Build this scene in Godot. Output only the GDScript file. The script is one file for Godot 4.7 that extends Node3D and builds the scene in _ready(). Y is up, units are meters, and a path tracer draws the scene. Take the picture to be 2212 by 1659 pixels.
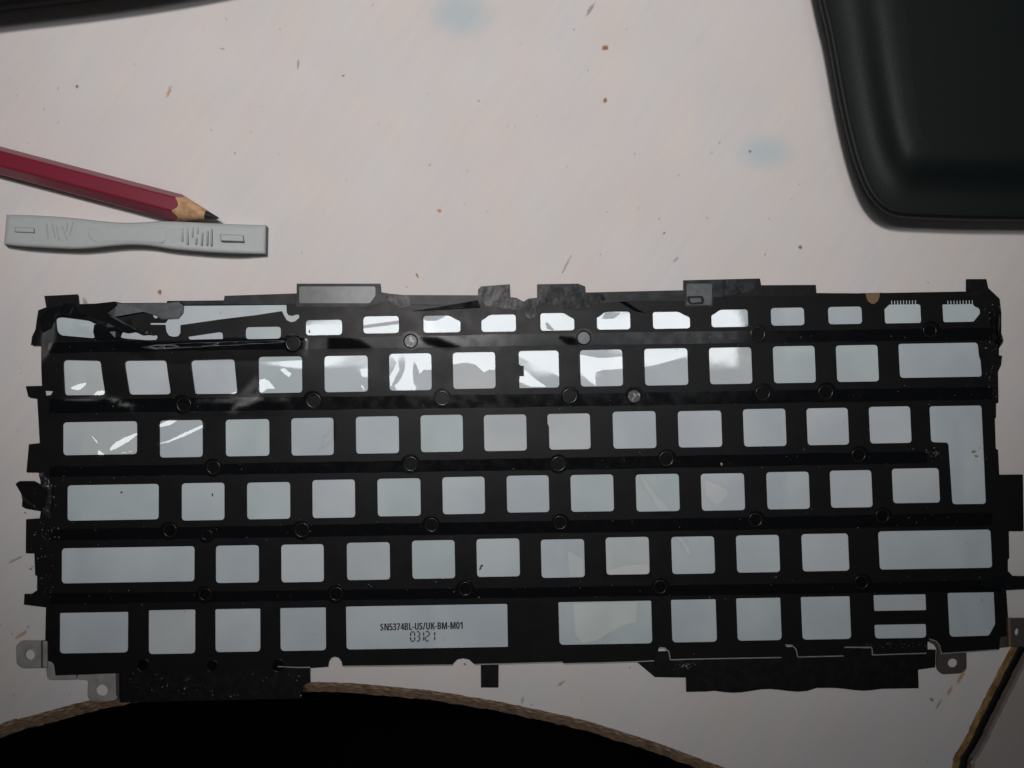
extends Node3D
# A laptop keyboard's backlight sheet lying on a white painted table, with a pencil, a pry tool and two black things round it.
# Lengths in metres. Survey coordinates (u, v): a 2212 x 1659 grid laid over the table, about 7.6 units per millimetre; at() turns them into places on the table.

const EYE_HEIGHT := 0.225
const FOCAL := 1703.0
const TILT := 0.061

const KEY_ROWS := [
	[[533.3, 707.0, 608.6, 732.9], [662.4, 691.9, 740.1, 724.7], [786.0, 683.8, 862.3, 720.6], [915.5, 682.4, 994.7, 718.7], [1040.2, 680.5, 1114.2, 717.0], [1167.3, 676.9, 1239.9, 714.6], [1289.0, 674.2, 1360.5, 712.4], [1409.6, 674.2, 1489.2, 710.5], [1535.6, 669.6, 1614.2, 707.0], [1663.9, 665.5, 1735.4, 703.7], [1787.2, 663.3, 1859.5, 700.7], [1908.6, 658.4, 1986.4, 698.8], [2034.1, 657.8, 2113.8, 696.0]],
	[[562.2, 771.1, 654.5, 849.1], [702.7, 769.2, 795.5, 846.9], [841.9, 764.2, 932.5, 843.4], [979.1, 761.5, 1070.0, 839.8], [1121.2, 758.2, 1206.9, 837.9], [1253.3, 756.1, 1344.1, 834.6], [1391.8, 753.3, 1484.6, 832.5], [1531.5, 751.2, 1622.4, 829.7], [1669.1, 748.1, 1759.1, 827.5], [1804.9, 746.0, 1895.0, 824.8], [1940.0, 741.9, 2112.1, 815.3]],
	[[139.7, 911.1, 298.7, 982.0], [347.8, 907.8, 439.8, 987.5], [489.7, 905.9, 583.3, 985.0], [631.0, 902.9, 721.8, 983.4], [770.1, 899.6, 862.3, 979.3], [909.5, 896.4, 1000.1, 976.0], [1046.0, 895.8, 1137.1, 973.8], [1184.5, 893.6, 1274.5, 970.6], [1323.6, 888.7, 1416.1, 968.4], [1464.1, 887.6, 1557.7, 965.9], [1604.6, 883.3, 1696.0, 964.0], [1741.6, 881.6, 1830.6, 961.0], [1875.9, 878.3, 1965.1, 957.2]],
	[[148.7, 1046.4, 345.1, 1122.8], [394.8, 1042.9, 486.7, 1123.3], [535.5, 1041.5, 628.3, 1120.6], [676.3, 1036.0, 767.9, 1117.9], [816.5, 1033.3, 909.0, 1114.3], [956.5, 1029.8, 1047.3, 1109.7], [1095.0, 1026.8, 1185.6, 1106.2], [1232.8, 1025.1, 1324.7, 1104.5], [1373.3, 1023.8, 1466.3, 1104.0], [1513.8, 1022.4, 1606.8, 1102.1], [1654.9, 1019.1, 1746.3, 1099.3], [1791.8, 1015.8, 1881.3, 1095.8], [1925.5, 1011.5, 2026.5, 1086.0]],
	[[136.4, 1181.4, 422.1, 1257.0], [468.4, 1177.4, 560.9, 1257.8], [609.2, 1175.2, 700.6, 1256.5], [750.5, 1171.1, 843.0, 1251.6], [891.0, 1166.4, 982.9, 1248.8], [1030.1, 1162.9, 1122.3, 1244.7], [1169.0, 1164.3, 1262.0, 1246.7], [1308.6, 1159.6, 1401.4, 1240.1], [1450.0, 1158.3, 1542.4, 1238.5], [1589.6, 1155.3, 1682.1, 1235.5], [1730.7, 1152.3, 1831.1, 1232.7], [1896.3, 1145.2, 2138.6, 1227.6]],
	[[132.3, 1321.8, 279.1, 1409.1], [323.8, 1316.4, 423.7, 1410.8], [467.3, 1314.2, 563.9, 1406.7], [607.3, 1311.7, 705.2, 1404.2], [749.1, 1306.3, 1096.4, 1398.8], [1207.1, 1298.1, 1406.9, 1390.0], [1450.0, 1294.0, 1546.0, 1385.7], [1590.5, 1290.7, 1685.4, 1382.1], [1729.9, 1287.7, 1834.9, 1379.7], [1885.4, 1283.6, 1997.3, 1317.7], [1887.3, 1347.7, 1997.8, 1377.2], [2046.4, 1279.0, 2146.0, 1373.7]],
]
const OUTLINE := [
	103.7, 664.7, 98.8, 640.1, 170.5, 636.6, 173, 658, 210, 657, 249.6, 652.4, 268.7, 655.7, 362.8, 655, 364, 651, 485.6, 649.7, 487, 640, 642.2, 634.6, 642.2, 613.6, 822.2, 613.6, 824, 632,
	843, 635.5, 876, 638.2, 1032.8, 638.7, 1032.8, 626.5, 1039.6, 619.6, 1101, 615, 1102.4, 642.8, 1116, 644.2, 1124, 649, 1131, 652.4, 1142, 645.6, 1160, 644.2, 1160, 615, 1248.6, 613.6, 1263.6, 619.6,
	1265, 632.7, 1475, 627.8, 1475, 606.5, 1640, 602.5, 1642.8, 617, 1760.5, 616.4, 1761.8, 633.8, 1867.7, 634.6, 1869, 643, 1873, 652, 1880, 657, 1887, 657, 1894, 652, 1898, 643, 1899, 633.8, 2085.4, 630.5, 2085.4, 603.8, 2127.7, 603.8,
	2131.7, 623, 2156.3, 646.4, 2160, 677, 2160, 720.6, 2164.5, 734.2, 2159.6, 745, 2155, 752, 2155, 768, 2161.7, 769, 2159.6, 789, 2152.8, 804, 2154, 870, 2148.7, 870.6, 2148.7, 902, 2146, 903.7, 2148, 969, 2152.8, 972, 2155.5, 1025,
	2206.5, 1024.6, 2208, 1146.5, 2176, 1146.5, 2177, 1205, 2174, 1208, 2174, 1232.5, 2184, 1243, 2230, 1244, 2230, 1271, 2170.5, 1274, 2177, 1369.6, 2157, 1373.7, 2155.5, 1402, 2034, 1411, 2030, 1395, 2022, 1385, 2008, 1381, 2001, 1386, 2001, 1410.5,
	1884, 1414, 1881, 1397, 1825, 1397.5, 1822, 1416, 1724, 1418.5, 1720, 1402, 1711, 1393, 1697, 1393, 1690, 1419.5, 1449, 1424, 1446, 1408, 1436, 1399.5, 1422, 1399, 1416, 1425.5, 1375, 1428, 1219, 1432.5, 1215, 1429, 1152, 1431, 1026, 1434,
	1022, 1431, 1013, 1423, 1000, 1420.6, 988, 1423, 980, 1431, 977, 1435, 741, 1437.8, 739, 1428, 733, 1420, 724, 1417, 716, 1420, 711, 1428, 709.6, 1439, 671, 1441.8, 257.8, 1452.8, 122.8, 1457.7, 120, 1436.4, 117, 1430, 110.5, 1427, 99.6, 1425.5, 102.3, 1311, 54.6, 1305, 56, 1282, 72.3, 1281.4, 83.2, 1274,
	83.2, 1243.4, 79, 1242, 77.2, 1194.3, 58.7, 1194.3, 59.5, 1121, 88.7, 1119, 91, 1105, 94, 1085, 93, 1060, 91, 1040, 88.7, 1020, 60, 1020, 65.5, 959.6, 88.7, 957, 85, 878, 84.6, 861, 65.5, 858, 60, 834.6, 95.5, 833.8, 94, 746.5, 71.5, 746.5, 73.7, 728.8, 81.8, 712.4, 86.8, 671.5]
const REFLECTOR := [
	399.1, 661.7, 620, 659.5, 620.9, 675.8, 624.6, 681.8, 632.8, 683.3, 641.7, 680.3, 647.6, 681, 647.6, 687.7, 638.7, 695.2, 629.8, 696.7, 620.9, 692.2, 614.9, 681.8, 610.4, 672.8, 552.4, 681.8, 478, 690.7, 393.2, 703.3, 393.2, 720.5, 388.7, 727.2, 379.8, 728.7,
	369.4, 726.4, 363.4, 717.5, 361.2, 702.6, 329.2, 702.6, 329.2, 698.9, 361.2, 698.9, 367.9, 689.2, 378.3, 687.7, 391.7, 684.8, 397.7, 675.8]
# Bands where the layers are glued, as (u, top, bottom) at three places, then the posts on each as (u, v, radius).
const BANDS := [[110, 742, 764, 1200, 721, 747, 2140, 709, 735], [110, 864, 893, 1200, 851, 879, 2140, 836, 863], [110, 1008, 1030, 1200, 989, 1015, 2000, 975, 1000], [110, 1143, 1167, 1200, 1124, 1151, 2140, 1107, 1134], [110, 1281, 1304, 1200, 1267, 1289, 2160, 1253, 1276]]
const POSTS := [
	[633, 742, 15, 887, 737, 15, 1261, 730, 15, 1637, 722, 15, 2009, 714, 14],
	[397, 874, 15, 677, 865, 15, 955, 860, 15, 1231, 855, 15, 1370, 856, 15, 1648, 849, 15, 1784, 847, 15, 1851, 855, 7],
	[461, 1010, 14, 887, 1002, 15, 1206, 1002, 15, 1439.6, 991, 15, 1855, 983, 14],
	[367, 1146, 14, 447, 1156, 11, 652, 1145, 15, 932, 1134, 14, 1210, 1129, 14, 1632, 1123, 14, 1906, 1115, 14],
	[443, 1284, 13, 726, 1283, 14, 1005, 1272, 14, 1426, 1268, 14, 1861, 1258, 14]]

# Wrinkles in the clear film, each an outline, the softness of its edge and the slope it leans with.
const WRINKLES := [
	[[847, 766, 863, 766, 859, 783, 863, 799, 855, 814, 848, 833, 851, 843, 843, 833, 842, 814, 852, 799, 859, 783], 2.2, 0.107, -0.036],
	[[876, 763, 934, 761, 934, 799, 916, 799, 907, 808, 901, 789, 894, 779, 892, 802, 894, 827, 901, 838, 898, 844, 857, 844, 852, 833, 860, 827, 869, 814, 876, 796, 877, 777], 2.2, 0.091, -0.037],
	[[978, 760, 1070, 759, 1070, 799, 1055, 799, 1046, 805, 1026, 786, 1004, 782, 978, 788], 2.2, 0.036, -0.028],
	[[1119, 758, 1207, 757, 1208, 814, 1182, 796, 1160, 788, 1138, 777, 1119, 768], 2.2, -0.019, -0.026],
	[[1130, 799, 1157, 821, 1182, 836, 1146, 836, 1119, 824, 1119, 811, 1131, 810], 2.2, -0.010, -0.042],
	[[1252, 768, 1294, 775, 1345, 772, 1345, 796, 1298, 799, 1285, 804, 1284, 814, 1288, 835, 1273, 824, 1252, 802], 2.2, -0.071, -0.034],
	[[780, 799, 795, 798, 795, 814, 784, 813], 2.2, 0.133, -0.037],
	[[780, 833, 784, 832, 790, 844, 786, 844], 2.2, 0.134, -0.050],
	[[1390, 767, 1411, 774, 1452, 764, 1485, 753, 1485, 767, 1452, 777, 1411, 789, 1390, 792], 2.5, -0.129, -0.024],
	[[151, 838, 168, 830, 190, 825, 188, 833, 174, 844, 158, 843], 2.6, 0.374, -0.054],
	[[202, 854, 210, 844, 224, 842, 232, 847, 232, 854], 2.6, 0.355, -0.059],
	[[560, 821, 574, 818, 585, 824, 599, 841, 580, 841, 568, 850, 560, 849], 2.6, 0.217, -0.050],
	[[607, 799, 615, 797, 631, 807, 627, 817, 618, 810], 2.6, 0.200, -0.038],
	[[499, 849, 516, 844, 516, 853, 499, 853], 2.6, 0.244, -0.056],
	[[198, 941, 202, 940, 213, 952, 215, 960, 210, 958], 2.6, 0.359, -0.099],
	[[213, 971, 218, 972, 229, 980, 227, 984, 213, 984], 2.6, 0.354, -0.110],
	[[299, 934, 300, 939, 280, 955, 252, 971, 237, 976, 240, 966, 252, 954, 271, 944], 2.6, 0.337, -0.100],
	[[252, 979, 298, 971, 298, 974, 265, 981], 2.6, 0.332, -0.109],
	[[346, 916, 365, 907, 390, 907, 371, 919, 346, 925], 2.6, 0.300, -0.084],
	[[344, 956, 365, 951, 402, 933, 441, 916, 441, 924, 402, 943, 365, 957, 344, 961], 2.6, 0.290, -0.094],
	[[1375, 1022, 1389, 1025, 1405, 1047, 1425, 1074, 1449, 1099, 1446, 1105, 1422, 1105, 1405, 1077, 1389, 1052], 9.0, -0.013, 0.233],
	[[1516, 1028, 1539, 1039, 1575, 1055, 1573, 1072, 1558, 1088, 1545, 1096, 1520, 1069], 9.0, -0.062, 0.237],
	[[1221, 1181, 1239, 1192, 1262, 1205, 1262, 1246, 1228, 1246, 1225, 1216], 9.0, 0.053, 0.178],
	[[1307, 1232, 1329, 1224, 1348, 1219, 1370, 1216, 1402, 1216, 1402, 1242, 1307, 1242], 9.0, 0.011, 0.175],
	[[1449, 1157, 1471, 1157, 1490, 1183, 1496, 1205, 1485, 1200, 1471, 1175], 9.0, -0.035, 0.195],
	[[1234, 1299, 1380, 1295, 1375, 1344, 1343, 1352, 1288, 1382, 1258, 1389, 1242, 1371], 11.0, 0.031, 0.134],
	[[700, 948, 722, 915, 722, 950, 690, 975], 8.0, 0.255, 0.276],
	[[712, 729, 776, 736, 802, 754, 751, 754, 712, 754], 7.0, 0.000, 0.160],
	[[913, 731, 944, 733, 990, 751, 963, 754, 926, 743], 7.0, 0.000, 0.160],
	[[1210, 729, 1238, 733, 1246, 746, 1226, 741], 7.0, 0.000, 0.160],
	[[787, 704, 863, 694, 863, 699, 787, 709], 2.0, 0.000, 0.160],
	[[915, 684, 962, 683, 944, 692, 919, 692], 2.0, 0.000, 0.160],
	[[1179, 697, 1188, 704, 1196, 714, 1182, 710], 2.0, 0.000, 0.160],
	[[1307, 675, 1341, 676, 1326, 688, 1301, 689], 2.0, 0.000, 0.160],
	[[252, 699, 265, 696, 290, 689, 290, 733, 255, 733], 4.0, 0.000, 0.160],
	[[233, 858, 252, 859, 296, 880, 293, 891, 258, 875], 9.0, 0.337, -0.068],
	[[493, 891, 527, 866, 560, 851, 562, 862, 533, 875, 512, 893], 9.0, 0.235, -0.066],
	[[521, 852, 557, 814, 558, 833, 537, 858], 9.0, 0.230, -0.052],
	[[93, 733, 105, 686, 127, 699, 126, 733, 108, 771, 94, 783], 9.0, 0.398, -0.015],
	[[424, 864, 487, 858, 552, 855, 533, 861, 471, 866], 9.0, 0.250, -0.061],
	[[143, 864, 190, 860, 227, 861, 196, 869], 9.0, 0.367, -0.065]]

var mats := {}
var swell := FastNoiseLite.new()
var fine := FastNoiseLite.new()
var rng := RandomNumberGenerator.new()
var wrinkles: Array = []


func at(u: float, v: float, h := 0.0) -> Vector3:
	var a := (u - 1106.0) / FOCAL
	var b := (v - 829.5) / FOCAL
	var t := (EYE_HEIGHT - h) / (b * sin(TILT) + cos(TILT))
	return Vector3(a * t, h, (b * cos(TILT) - sin(TILT)) * t)


func pv(a: Array) -> PackedVector2Array:
	var p := PackedVector2Array()
	for i in range(0, a.size(), 2):
		p.append(Vector2(a[i], a[i + 1]))
	return p


# ---------- meshes ----------
class Shape:
	var v := PackedVector3Array()
	var n := PackedVector3Array()
	var uv := PackedVector2Array()
	var c := PackedColorArray()
	var tint := Color.WHITE
	func tri(a: Vector3, b: Vector3, d: Vector3, na: Vector3, nb: Vector3, nd: Vector3) -> void:
		var flip := (b - a).cross(d - a).dot(na + nb + nd) > 0.0
		v.append(a); n.append(na)
		if flip:
			v.append(d); n.append(nd); v.append(b); n.append(nb)
		else:
			v.append(b); n.append(nb); v.append(d); n.append(nd)
		for k in 3:
			var p := v[v.size() - 3 + k]
			uv.append(Vector2(p.x, p.z) / 0.05)
			c.append(tint)
	func flat(a: Vector3, b: Vector3, d: Vector3, hint: Vector3) -> void:
		var m := (b - a).cross(d - a).normalized()
		if m.dot(hint) < 0.0:
			m = -m
		tri(a, b, d, m, m, m)
	func quad(a: Vector3, b: Vector3, d: Vector3, e: Vector3, hint: Vector3) -> void:
		flat(a, b, d, hint)
		flat(a, d, e, hint)
	func squad(a: Vector3, b: Vector3, d: Vector3, e: Vector3, na: Vector3, nb: Vector3, nd: Vector3, ne: Vector3) -> void:
		tri(a, b, d, na, nb, nd)
		tri(a, d, e, na, nd, ne)


func commit(s: Shape, called: String, m: Material, parent: Node3D = null) -> MeshInstance3D:
	var o := MeshInstance3D.new()
	o.name = called
	var base := parent.get_meta("base", Vector3.ZERO) as Vector3 if parent else Vector3.ZERO
	var v := s.v.duplicate()
	for i in v.size():
		v[i] -= base
	var arrays := []
	arrays.resize(Mesh.ARRAY_MAX)
	arrays[Mesh.ARRAY_VERTEX] = v
	arrays[Mesh.ARRAY_NORMAL] = s.n
	arrays[Mesh.ARRAY_TEX_UV] = s.uv
	arrays[Mesh.ARRAY_COLOR] = s.c
	var am := ArrayMesh.new()
	am.add_surface_from_arrays(Mesh.PRIMITIVE_TRIANGLES, arrays)
	am.surface_set_material(0, m)
	o.mesh = am
	o.set_meta("base", base)
	if parent:
		parent.add_child(o, true)
	else:
		add_child(o, true)
	return o


func thing(called: String, label: String, category: String, where: Vector3) -> Node3D:
	var o := Node3D.new()
	o.name = called
	o.position = where
	o.set_meta("label", label)
	o.set_meta("category", category)
	o.set_meta("base", where)
	add_child(o, true)
	return o


func area(p: PackedVector2Array) -> float:
	var s := 0.0
	for i in p.size():
		s += p[i].cross(p[(i + 1) % p.size()])
	return s / 2.0


func inset(p: PackedVector2Array, d: float) -> PackedVector2Array:
	var q := PackedVector2Array()
	var s := 1.0 if area(p) > 0.0 else -1.0
	var m := p.size()
	for i in m:
		var e0 := (p[i] - p[(i + m - 1) % m]).normalized()
		var e1 := (p[(i + 1) % m] - p[i]).normalized()
		var n0 := Vector2(-e0.y, e0.x) * s
		var n1 := Vector2(-e1.y, e1.x) * s
		var mid := (n0 + n1)
		q.append(p[i] + mid * (d / maxf(0.35, mid.dot(n0))))
	return q


func rounded(p: PackedVector2Array, r: float, radii: Array = []) -> PackedVector2Array:
	var q := PackedVector2Array()
	var m := p.size()
	for i in m:
		var rr: float = radii[i] if i < radii.size() else r
		var a := p[(i + m - 1) % m]
		var b := p[(i + 1) % m]
		var la := minf(rr, a.distance_to(p[i]) * 0.45)
		var lb := minf(rr, b.distance_to(p[i]) * 0.45)
		if rr < 0.3:
			q.append(p[i])
			continue
		var s := p[i] + (a - p[i]).normalized() * la
		var e := p[i] + (b - p[i]).normalized() * lb
		for k in 5:
			var t := k / 4.0
			q.append(s.lerp(p[i], t).lerp(p[i].lerp(e, t), t))
	return q


func triangles(p: PackedVector2Array) -> PackedVector2Array:
	# corners of triangles that fill the outline; an outline that crosses itself is cleaned first
	var out := PackedVector2Array()
	var order := Geometry2D.triangulate_polygon(p)
	if order.size():
		for k in order:
			out.append(p[k])
		return out
	for q in Geometry2D.offset_polygon(p, -0.02):
		for k in Geometry2D.triangulate_polygon(q):
			out.append(q[k])
	return out


func disc(u: float, v: float, ru: float, rv: float, steps := 20) -> PackedVector2Array:
	var q := PackedVector2Array()
	for k in steps:
		q.append(Vector2(u + ru * cos(TAU * k / steps), v + rv * sin(TAU * k / steps)))
	return q


func cut(pieces: Array, hole: PackedVector2Array) -> Array:
	# pieces minus a hole, cut through the hole's middle so that no piece keeps a hole inside
	var mid := 0.0
	for q in hole:
		mid += q.x / hole.size()
	var out := []
	for p in pieces:
		for side in [-1.0, 1.0]:
			var far: float = mid + side * 9000.0
			var half := PackedVector2Array([Vector2(mid, -9000), Vector2(far, -9000), Vector2(far, 9000), Vector2(mid, 9000)])
			for q in Geometry2D.intersect_polygons(p, half):
				for r in Geometry2D.clip_polygons(q, hole):
					out.append(r)
	return out


func touched(p: PackedVector2Array, cell: float, into: Dictionary) -> void:
	for i in p.size():
		var a := p[i]
		var b := p[(i + 1) % p.size()]
		var steps := int(a.distance_to(b) / (cell * 0.2)) + 1
		for k in steps + 1:
			var q := a.lerp(b, float(k) / steps)
			for du in [-0.05, 0.05]:
				for dv in [-0.05, 0.05]:
					into[Vector2i(floori(q.x / cell + du), floori(q.y / cell + dv))] = true


# ---------- the wavy sheet ----------
func bump(u: float, v: float, cu: float, cv: float, su: float, sv: float) -> float:
	return exp(-0.5 * (pow((u - cu) / su, 2.0) + pow((v - cv) / sv, 2.0)))


func crease(u: float, v: float, a: Vector2, b: Vector2, rise: float, back: float, front: float) -> float:
	var d := b - a
	var l := d.length()
	d /= l
	var q := Vector2(u, v) - a
	var s := q.dot(d)
	var e := smoothstep(-18.0, 12.0, s) * (1.0 - smoothstep(l - 12.0, l + 18.0, s))
	if e <= 0.0:
		return 0.0
	var x := q.cross(d)
	var f := 1.0 + x / back if x < 0.0 else 1.0 - x / front
	return rise * e * clampf(f, 0.0, 1.0)


func height(u: float, v: float) -> float:  # millimetres above the table
	var h := 0.75
	var calm := 0.012
	calm += 0.022 * bump(u, v, 1180, 770, 400, 70) + 0.06 * bump(u, v, 330, 720, 230, 70)
	h += calm * (swell.get_noise_2d(u, v * 1.3) * 2.0) + 0.002 * fine.get_noise_2d(u, v)
	h += 0.75 * bump(u, v, 330, 790, 240, 60)
	h += 1.1 * bump(u, v, 200, 700, 70, 26) + 0.6 * bump(u, v, 300, 800, 130, 26) * 0.5
	if v < 900.0 and u < 700.0:
		h += crease(u, v, Vector2(330, 748), Vector2(650, 738), 0.9, 40.0, 9.0)
		h += crease(u, v, Vector2(180, 700), Vector2(325, 748), 0.9, 26.0, 12.0)
		h += crease(u, v, Vector2(330, 905), Vector2(620, 868), 0.2, 30.0, 22.0)
		h += crease(u, v, Vector2(120, 868), Vector2(300, 880), 0.2, 40.0, 22.0)
	return h


func on_sheet(u: float, v: float, lift: float) -> Vector3:
	var p := at(u, v)
	p.y = (height(u, v) + lift) * 0.001
	return p


func normal_at(u: float, v: float, lift: float) -> Vector3:
	var a := on_sheet(u + 1.5, v, lift) - on_sheet(u - 1.5, v, lift)
	var b := on_sheet(u, v + 1.5, lift) - on_sheet(u, v - 1.5, lift)
	var n := b.cross(a).normalized()
	for w in wrinkles:
		if (w[1] as Rect2).has_point(Vector2(u, v)):
			var p: PackedVector2Array = w[0]
			var d := 1e9
			for i in p.size():
				d = minf(d, Vector2(u, v).distance_to(Geometry2D.get_closest_point_to_segment(Vector2(u, v), p[i], p[(i + 1) % p.size()])))
			if not Geometry2D.is_point_in_polygon(Vector2(u, v), p):
				d = -d
			var f := smoothstep(-w[2], w[2], d)
			n = n.lerp(Vector3(w[3], 1.0, w[4]).normalized(), f).normalized()
	return n


func wrinkled(p: PackedVector2Array) -> bool:
	for w in wrinkles:
		if Geometry2D.intersect_polygons(w[0], p).size():
			return true
	return false


func sheet(s: Shape, outline: PackedVector2Array, holes: Array, lift: float, cell: float, skirt := 0.25, level := -1.0) -> void:
	# a sheet that follows the waves (or lies level), clipped to its outline cell by cell, with cut edges skirt mm deep
	var box := Rect2(outline[0], Vector2.ZERO)
	for q in outline:
		box = box.expand(q)
	var rim := {}
	touched(outline, cell, rim)
	var marks := []
	for hole in holes:
		var m := {}
		touched(hole, cell, m)
		marks.append(m)
	var spots := {}
	var put := func(q: Vector2) -> Array:
		var key := Vector2i(roundi(q.x * 50.0), roundi(q.y * 50.0))
		if not spots.has(key):
			if level >= 0.0:
				spots[key] = [at(q.x, q.y, level * 0.001), Vector3.UP]
			else:
				spots[key] = [on_sheet(q.x, q.y, lift), normal_at(q.x, q.y, lift)]
		return spots[key]
	for j in range(floori(box.position.y / cell), floori(box.end.y / cell) + 1):
		for i in range(floori(box.position.x / cell), floori(box.end.x / cell) + 1):
			var key := Vector2i(i, j)
			var a := Vector2(i, j) * cell
			var square := PackedVector2Array([a, a + Vector2(cell, 0), a + Vector2(cell, cell), a + Vector2(0, cell)])
			var mid := a + Vector2(cell, cell) / 2.0
			var pieces := [square]
			if rim.has(key):
				pieces = Geometry2D.intersect_polygons(square, outline)
			elif not Geometry2D.is_point_in_polygon(mid, outline):
				continue
			for k in holes.size():
				if marks[k].has(key):
					var next := []
					for p in pieces:
						next.append_array(Geometry2D.clip_polygons(p, holes[k]))
					pieces = next
				elif Geometry2D.is_point_in_polygon(mid, holes[k]):
					pieces = []
			for p in pieces:
				if p.size() < 3 or absf(area(p)) < 0.02:
					continue
				var order := Geometry2D.triangulate_polygon(p)
				for k in range(0, order.size(), 3):
					var x: Array = put.call(p[order[k]])
					var y: Array = put.call(p[order[k + 1]])
					var z: Array = put.call(p[order[k + 2]])
					s.tri(x[0], y[0], z[0], x[1], y[1], z[1])
	if skirt > 0.0:
		var loops := [outline]
		loops.append_array(holes)
		for loop in loops:
			for i in loop.size():
				var a: Vector2 = loop[i]
				var b: Vector2 = loop[(i + 1) % loop.size()]
				var steps := int(a.distance_to(b) / cell) + 1
				for k in steps:
					var p: Vector3 = put.call(a.lerp(b, float(k) / steps))[0]
					var q: Vector3 = put.call(a.lerp(b, float(k + 1) / steps))[0]
					var down := Vector3(0, -skirt * 0.001, 0)
					var side := (q - p).cross(Vector3.UP)
					s.quad(p, q, q + down, p + down, side if side.length() > 1e-9 else Vector3.RIGHT)


func plate(s: Shape, outline: PackedVector2Array, holes: Array, low: float, high: float, edge := 0.0) -> void:
	# a level plate between two heights in mm, its upper edge chamfered by edge units
	var top := inset(outline, edge) if edge > 0.0 else outline
	var pieces := [top]
	for hole in holes:
		pieces = cut(pieces, hole)
	for p in pieces:
		var t := triangles(p)
		for k in range(0, t.size(), 3):
			s.flat(at(t[k].x, t[k].y, high * 0.001), at(t[k + 1].x, t[k + 1].y, high * 0.001), at(t[k + 2].x, t[k + 2].y, high * 0.001), Vector3.UP)
	var loops := [outline]
	loops.append_array(holes)
	for n in loops.size():
		var loop: PackedVector2Array = loops[n]
		var turn := signf(area(loop)) * (1.0 if n == 0 else -1.0)
		for i in loop.size():
			var k := (i + 1) % loop.size()
			var drop := edge * 0.132 if n == 0 else 0.0
			var a := at(loop[i].x, loop[i].y, (high - drop) * 0.001)
			var b := at(loop[k].x, loop[k].y, (high - drop) * 0.001)
			var c := Vector3(b.x, low * 0.001, b.z)
			var d := Vector3(a.x, low * 0.001, a.z)
			var out := (b - a).cross(Vector3.UP) * turn
			s.quad(a, b, c, d, out)
			if drop > 0.0:
				var e := at(top[i].x, top[i].y, high * 0.001)
				var f := at(top[k].x, top[k].y, high * 0.001)
				s.quad(a, b, f, e, out.normalized() + Vector3.UP)


func loft(s: Shape, rings: Array, capped := true, smooth := true) -> void:
	# rings of equally many points, joined; smooth normals come from the neighbouring rings
	var m: int = rings[0].size()
	var normals := []
	for r in rings.size():
		var row := PackedVector3Array()
		for i in m:
			var along: Vector3 = rings[r][(i + 1) % m] - rings[r][(i + m - 1) % m]
			var across: Vector3 = rings[mini(r + 1, rings.size() - 1)][i] - rings[maxi(r - 1, 0)][i]
			row.append(along.cross(across).normalized())
		normals.append(row)
	var mid := Vector3.ZERO
	for p in rings[0]:
		mid += p / m
	var face := 0.0
	for i in m:
		face += (normals[0][i] as Vector3).dot(rings[0][i] - mid)
	var turn := 1.0 if face > 0.0 else -1.0
	for r in rings.size() - 1:
		for i in m:
			var k := (i + 1) % m
			if smooth:
				s.squad(rings[r][i], rings[r][k], rings[r + 1][k], rings[r + 1][i], normals[r][i] * turn, normals[r][k] * turn, normals[r + 1][k] * turn, normals[r + 1][i] * turn)
			else:
				s.quad(rings[r][i], rings[r][k], rings[r + 1][k], rings[r + 1][i], normals[r][i] * turn)
	if capped:
		var last: PackedVector3Array = rings[rings.size() - 1]
		var p := PackedVector2Array()
		for q in last:
			p.append(Vector2(q.x, q.z) * 1000.0)
		var order := Geometry2D.triangulate_polygon(p)
		if order.size():
			for k in range(0, order.size(), 3):
				s.tri(last[order[k]], last[order[k + 1]], last[order[k + 2]], Vector3.UP, Vector3.UP, Vector3.UP)
		else:
			var t := triangles(p)
			var find := func(w: Vector2) -> Vector3:
				var best: Vector3 = last[0]
				for q in last:
					if Vector2(q.x * 1000.0 - w.x, q.z * 1000.0 - w.y).length() < Vector2(best.x * 1000.0 - w.x, best.z * 1000.0 - w.y).length():
						best = q
				return Vector3(w.x * 0.001, best.y, w.y * 0.001)
			for k in range(0, t.size(), 3):
				s.tri(find.call(t[k]), find.call(t[k + 1]), find.call(t[k + 2]), Vector3.UP, Vector3.UP, Vector3.UP)


func ring_of(p: PackedVector2Array, h: float) -> PackedVector3Array:
	var q := PackedVector3Array()
	for a in p:
		q.append(at(a.x, a.y, h * 0.001))
	return q


func curve(points: PackedVector2Array, steps: int) -> PackedVector2Array:
	# a smooth line through the points
	var q := PackedVector2Array()
	var m := points.size()
	for i in m - 1:
		for k in steps:
			q.append(points[i].cubic_interpolate(points[i + 1], points[maxi(i - 1, 0)], points[mini(i + 2, m - 1)], float(k) / steps))
	q.append(points[m - 1])
	return q


# ---------- materials ----------
func lin(r: float, g: float, b: float) -> Color:
	return Color(r, g, b).linear_to_srgb()


func stuff(color: Color, rough: float, metal := 0.0, spec := 0.5) -> StandardMaterial3D:
	var m := StandardMaterial3D.new()
	m.albedo_color = color
	m.roughness = rough
	m.metallic = metal
	m.metallic_specular = spec
	return m


func noise_map(seed_: int, freq: float, low: Color, high: Color, from := 0.0, to := 1.0, size := 512, octaves := 4) -> NoiseTexture2D:
	var n := FastNoiseLite.new()
	n.seed = seed_
	n.frequency = freq
	n.fractal_octaves = octaves
	var t := NoiseTexture2D.new()
	t.width = size
	t.height = size
	t.seamless = true
	t.noise = n
	var g := Gradient.new()
	g.offsets = PackedFloat32Array([from, to])
	g.colors = PackedColorArray([low, high])
	t.color_ramp = g
	return t


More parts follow.
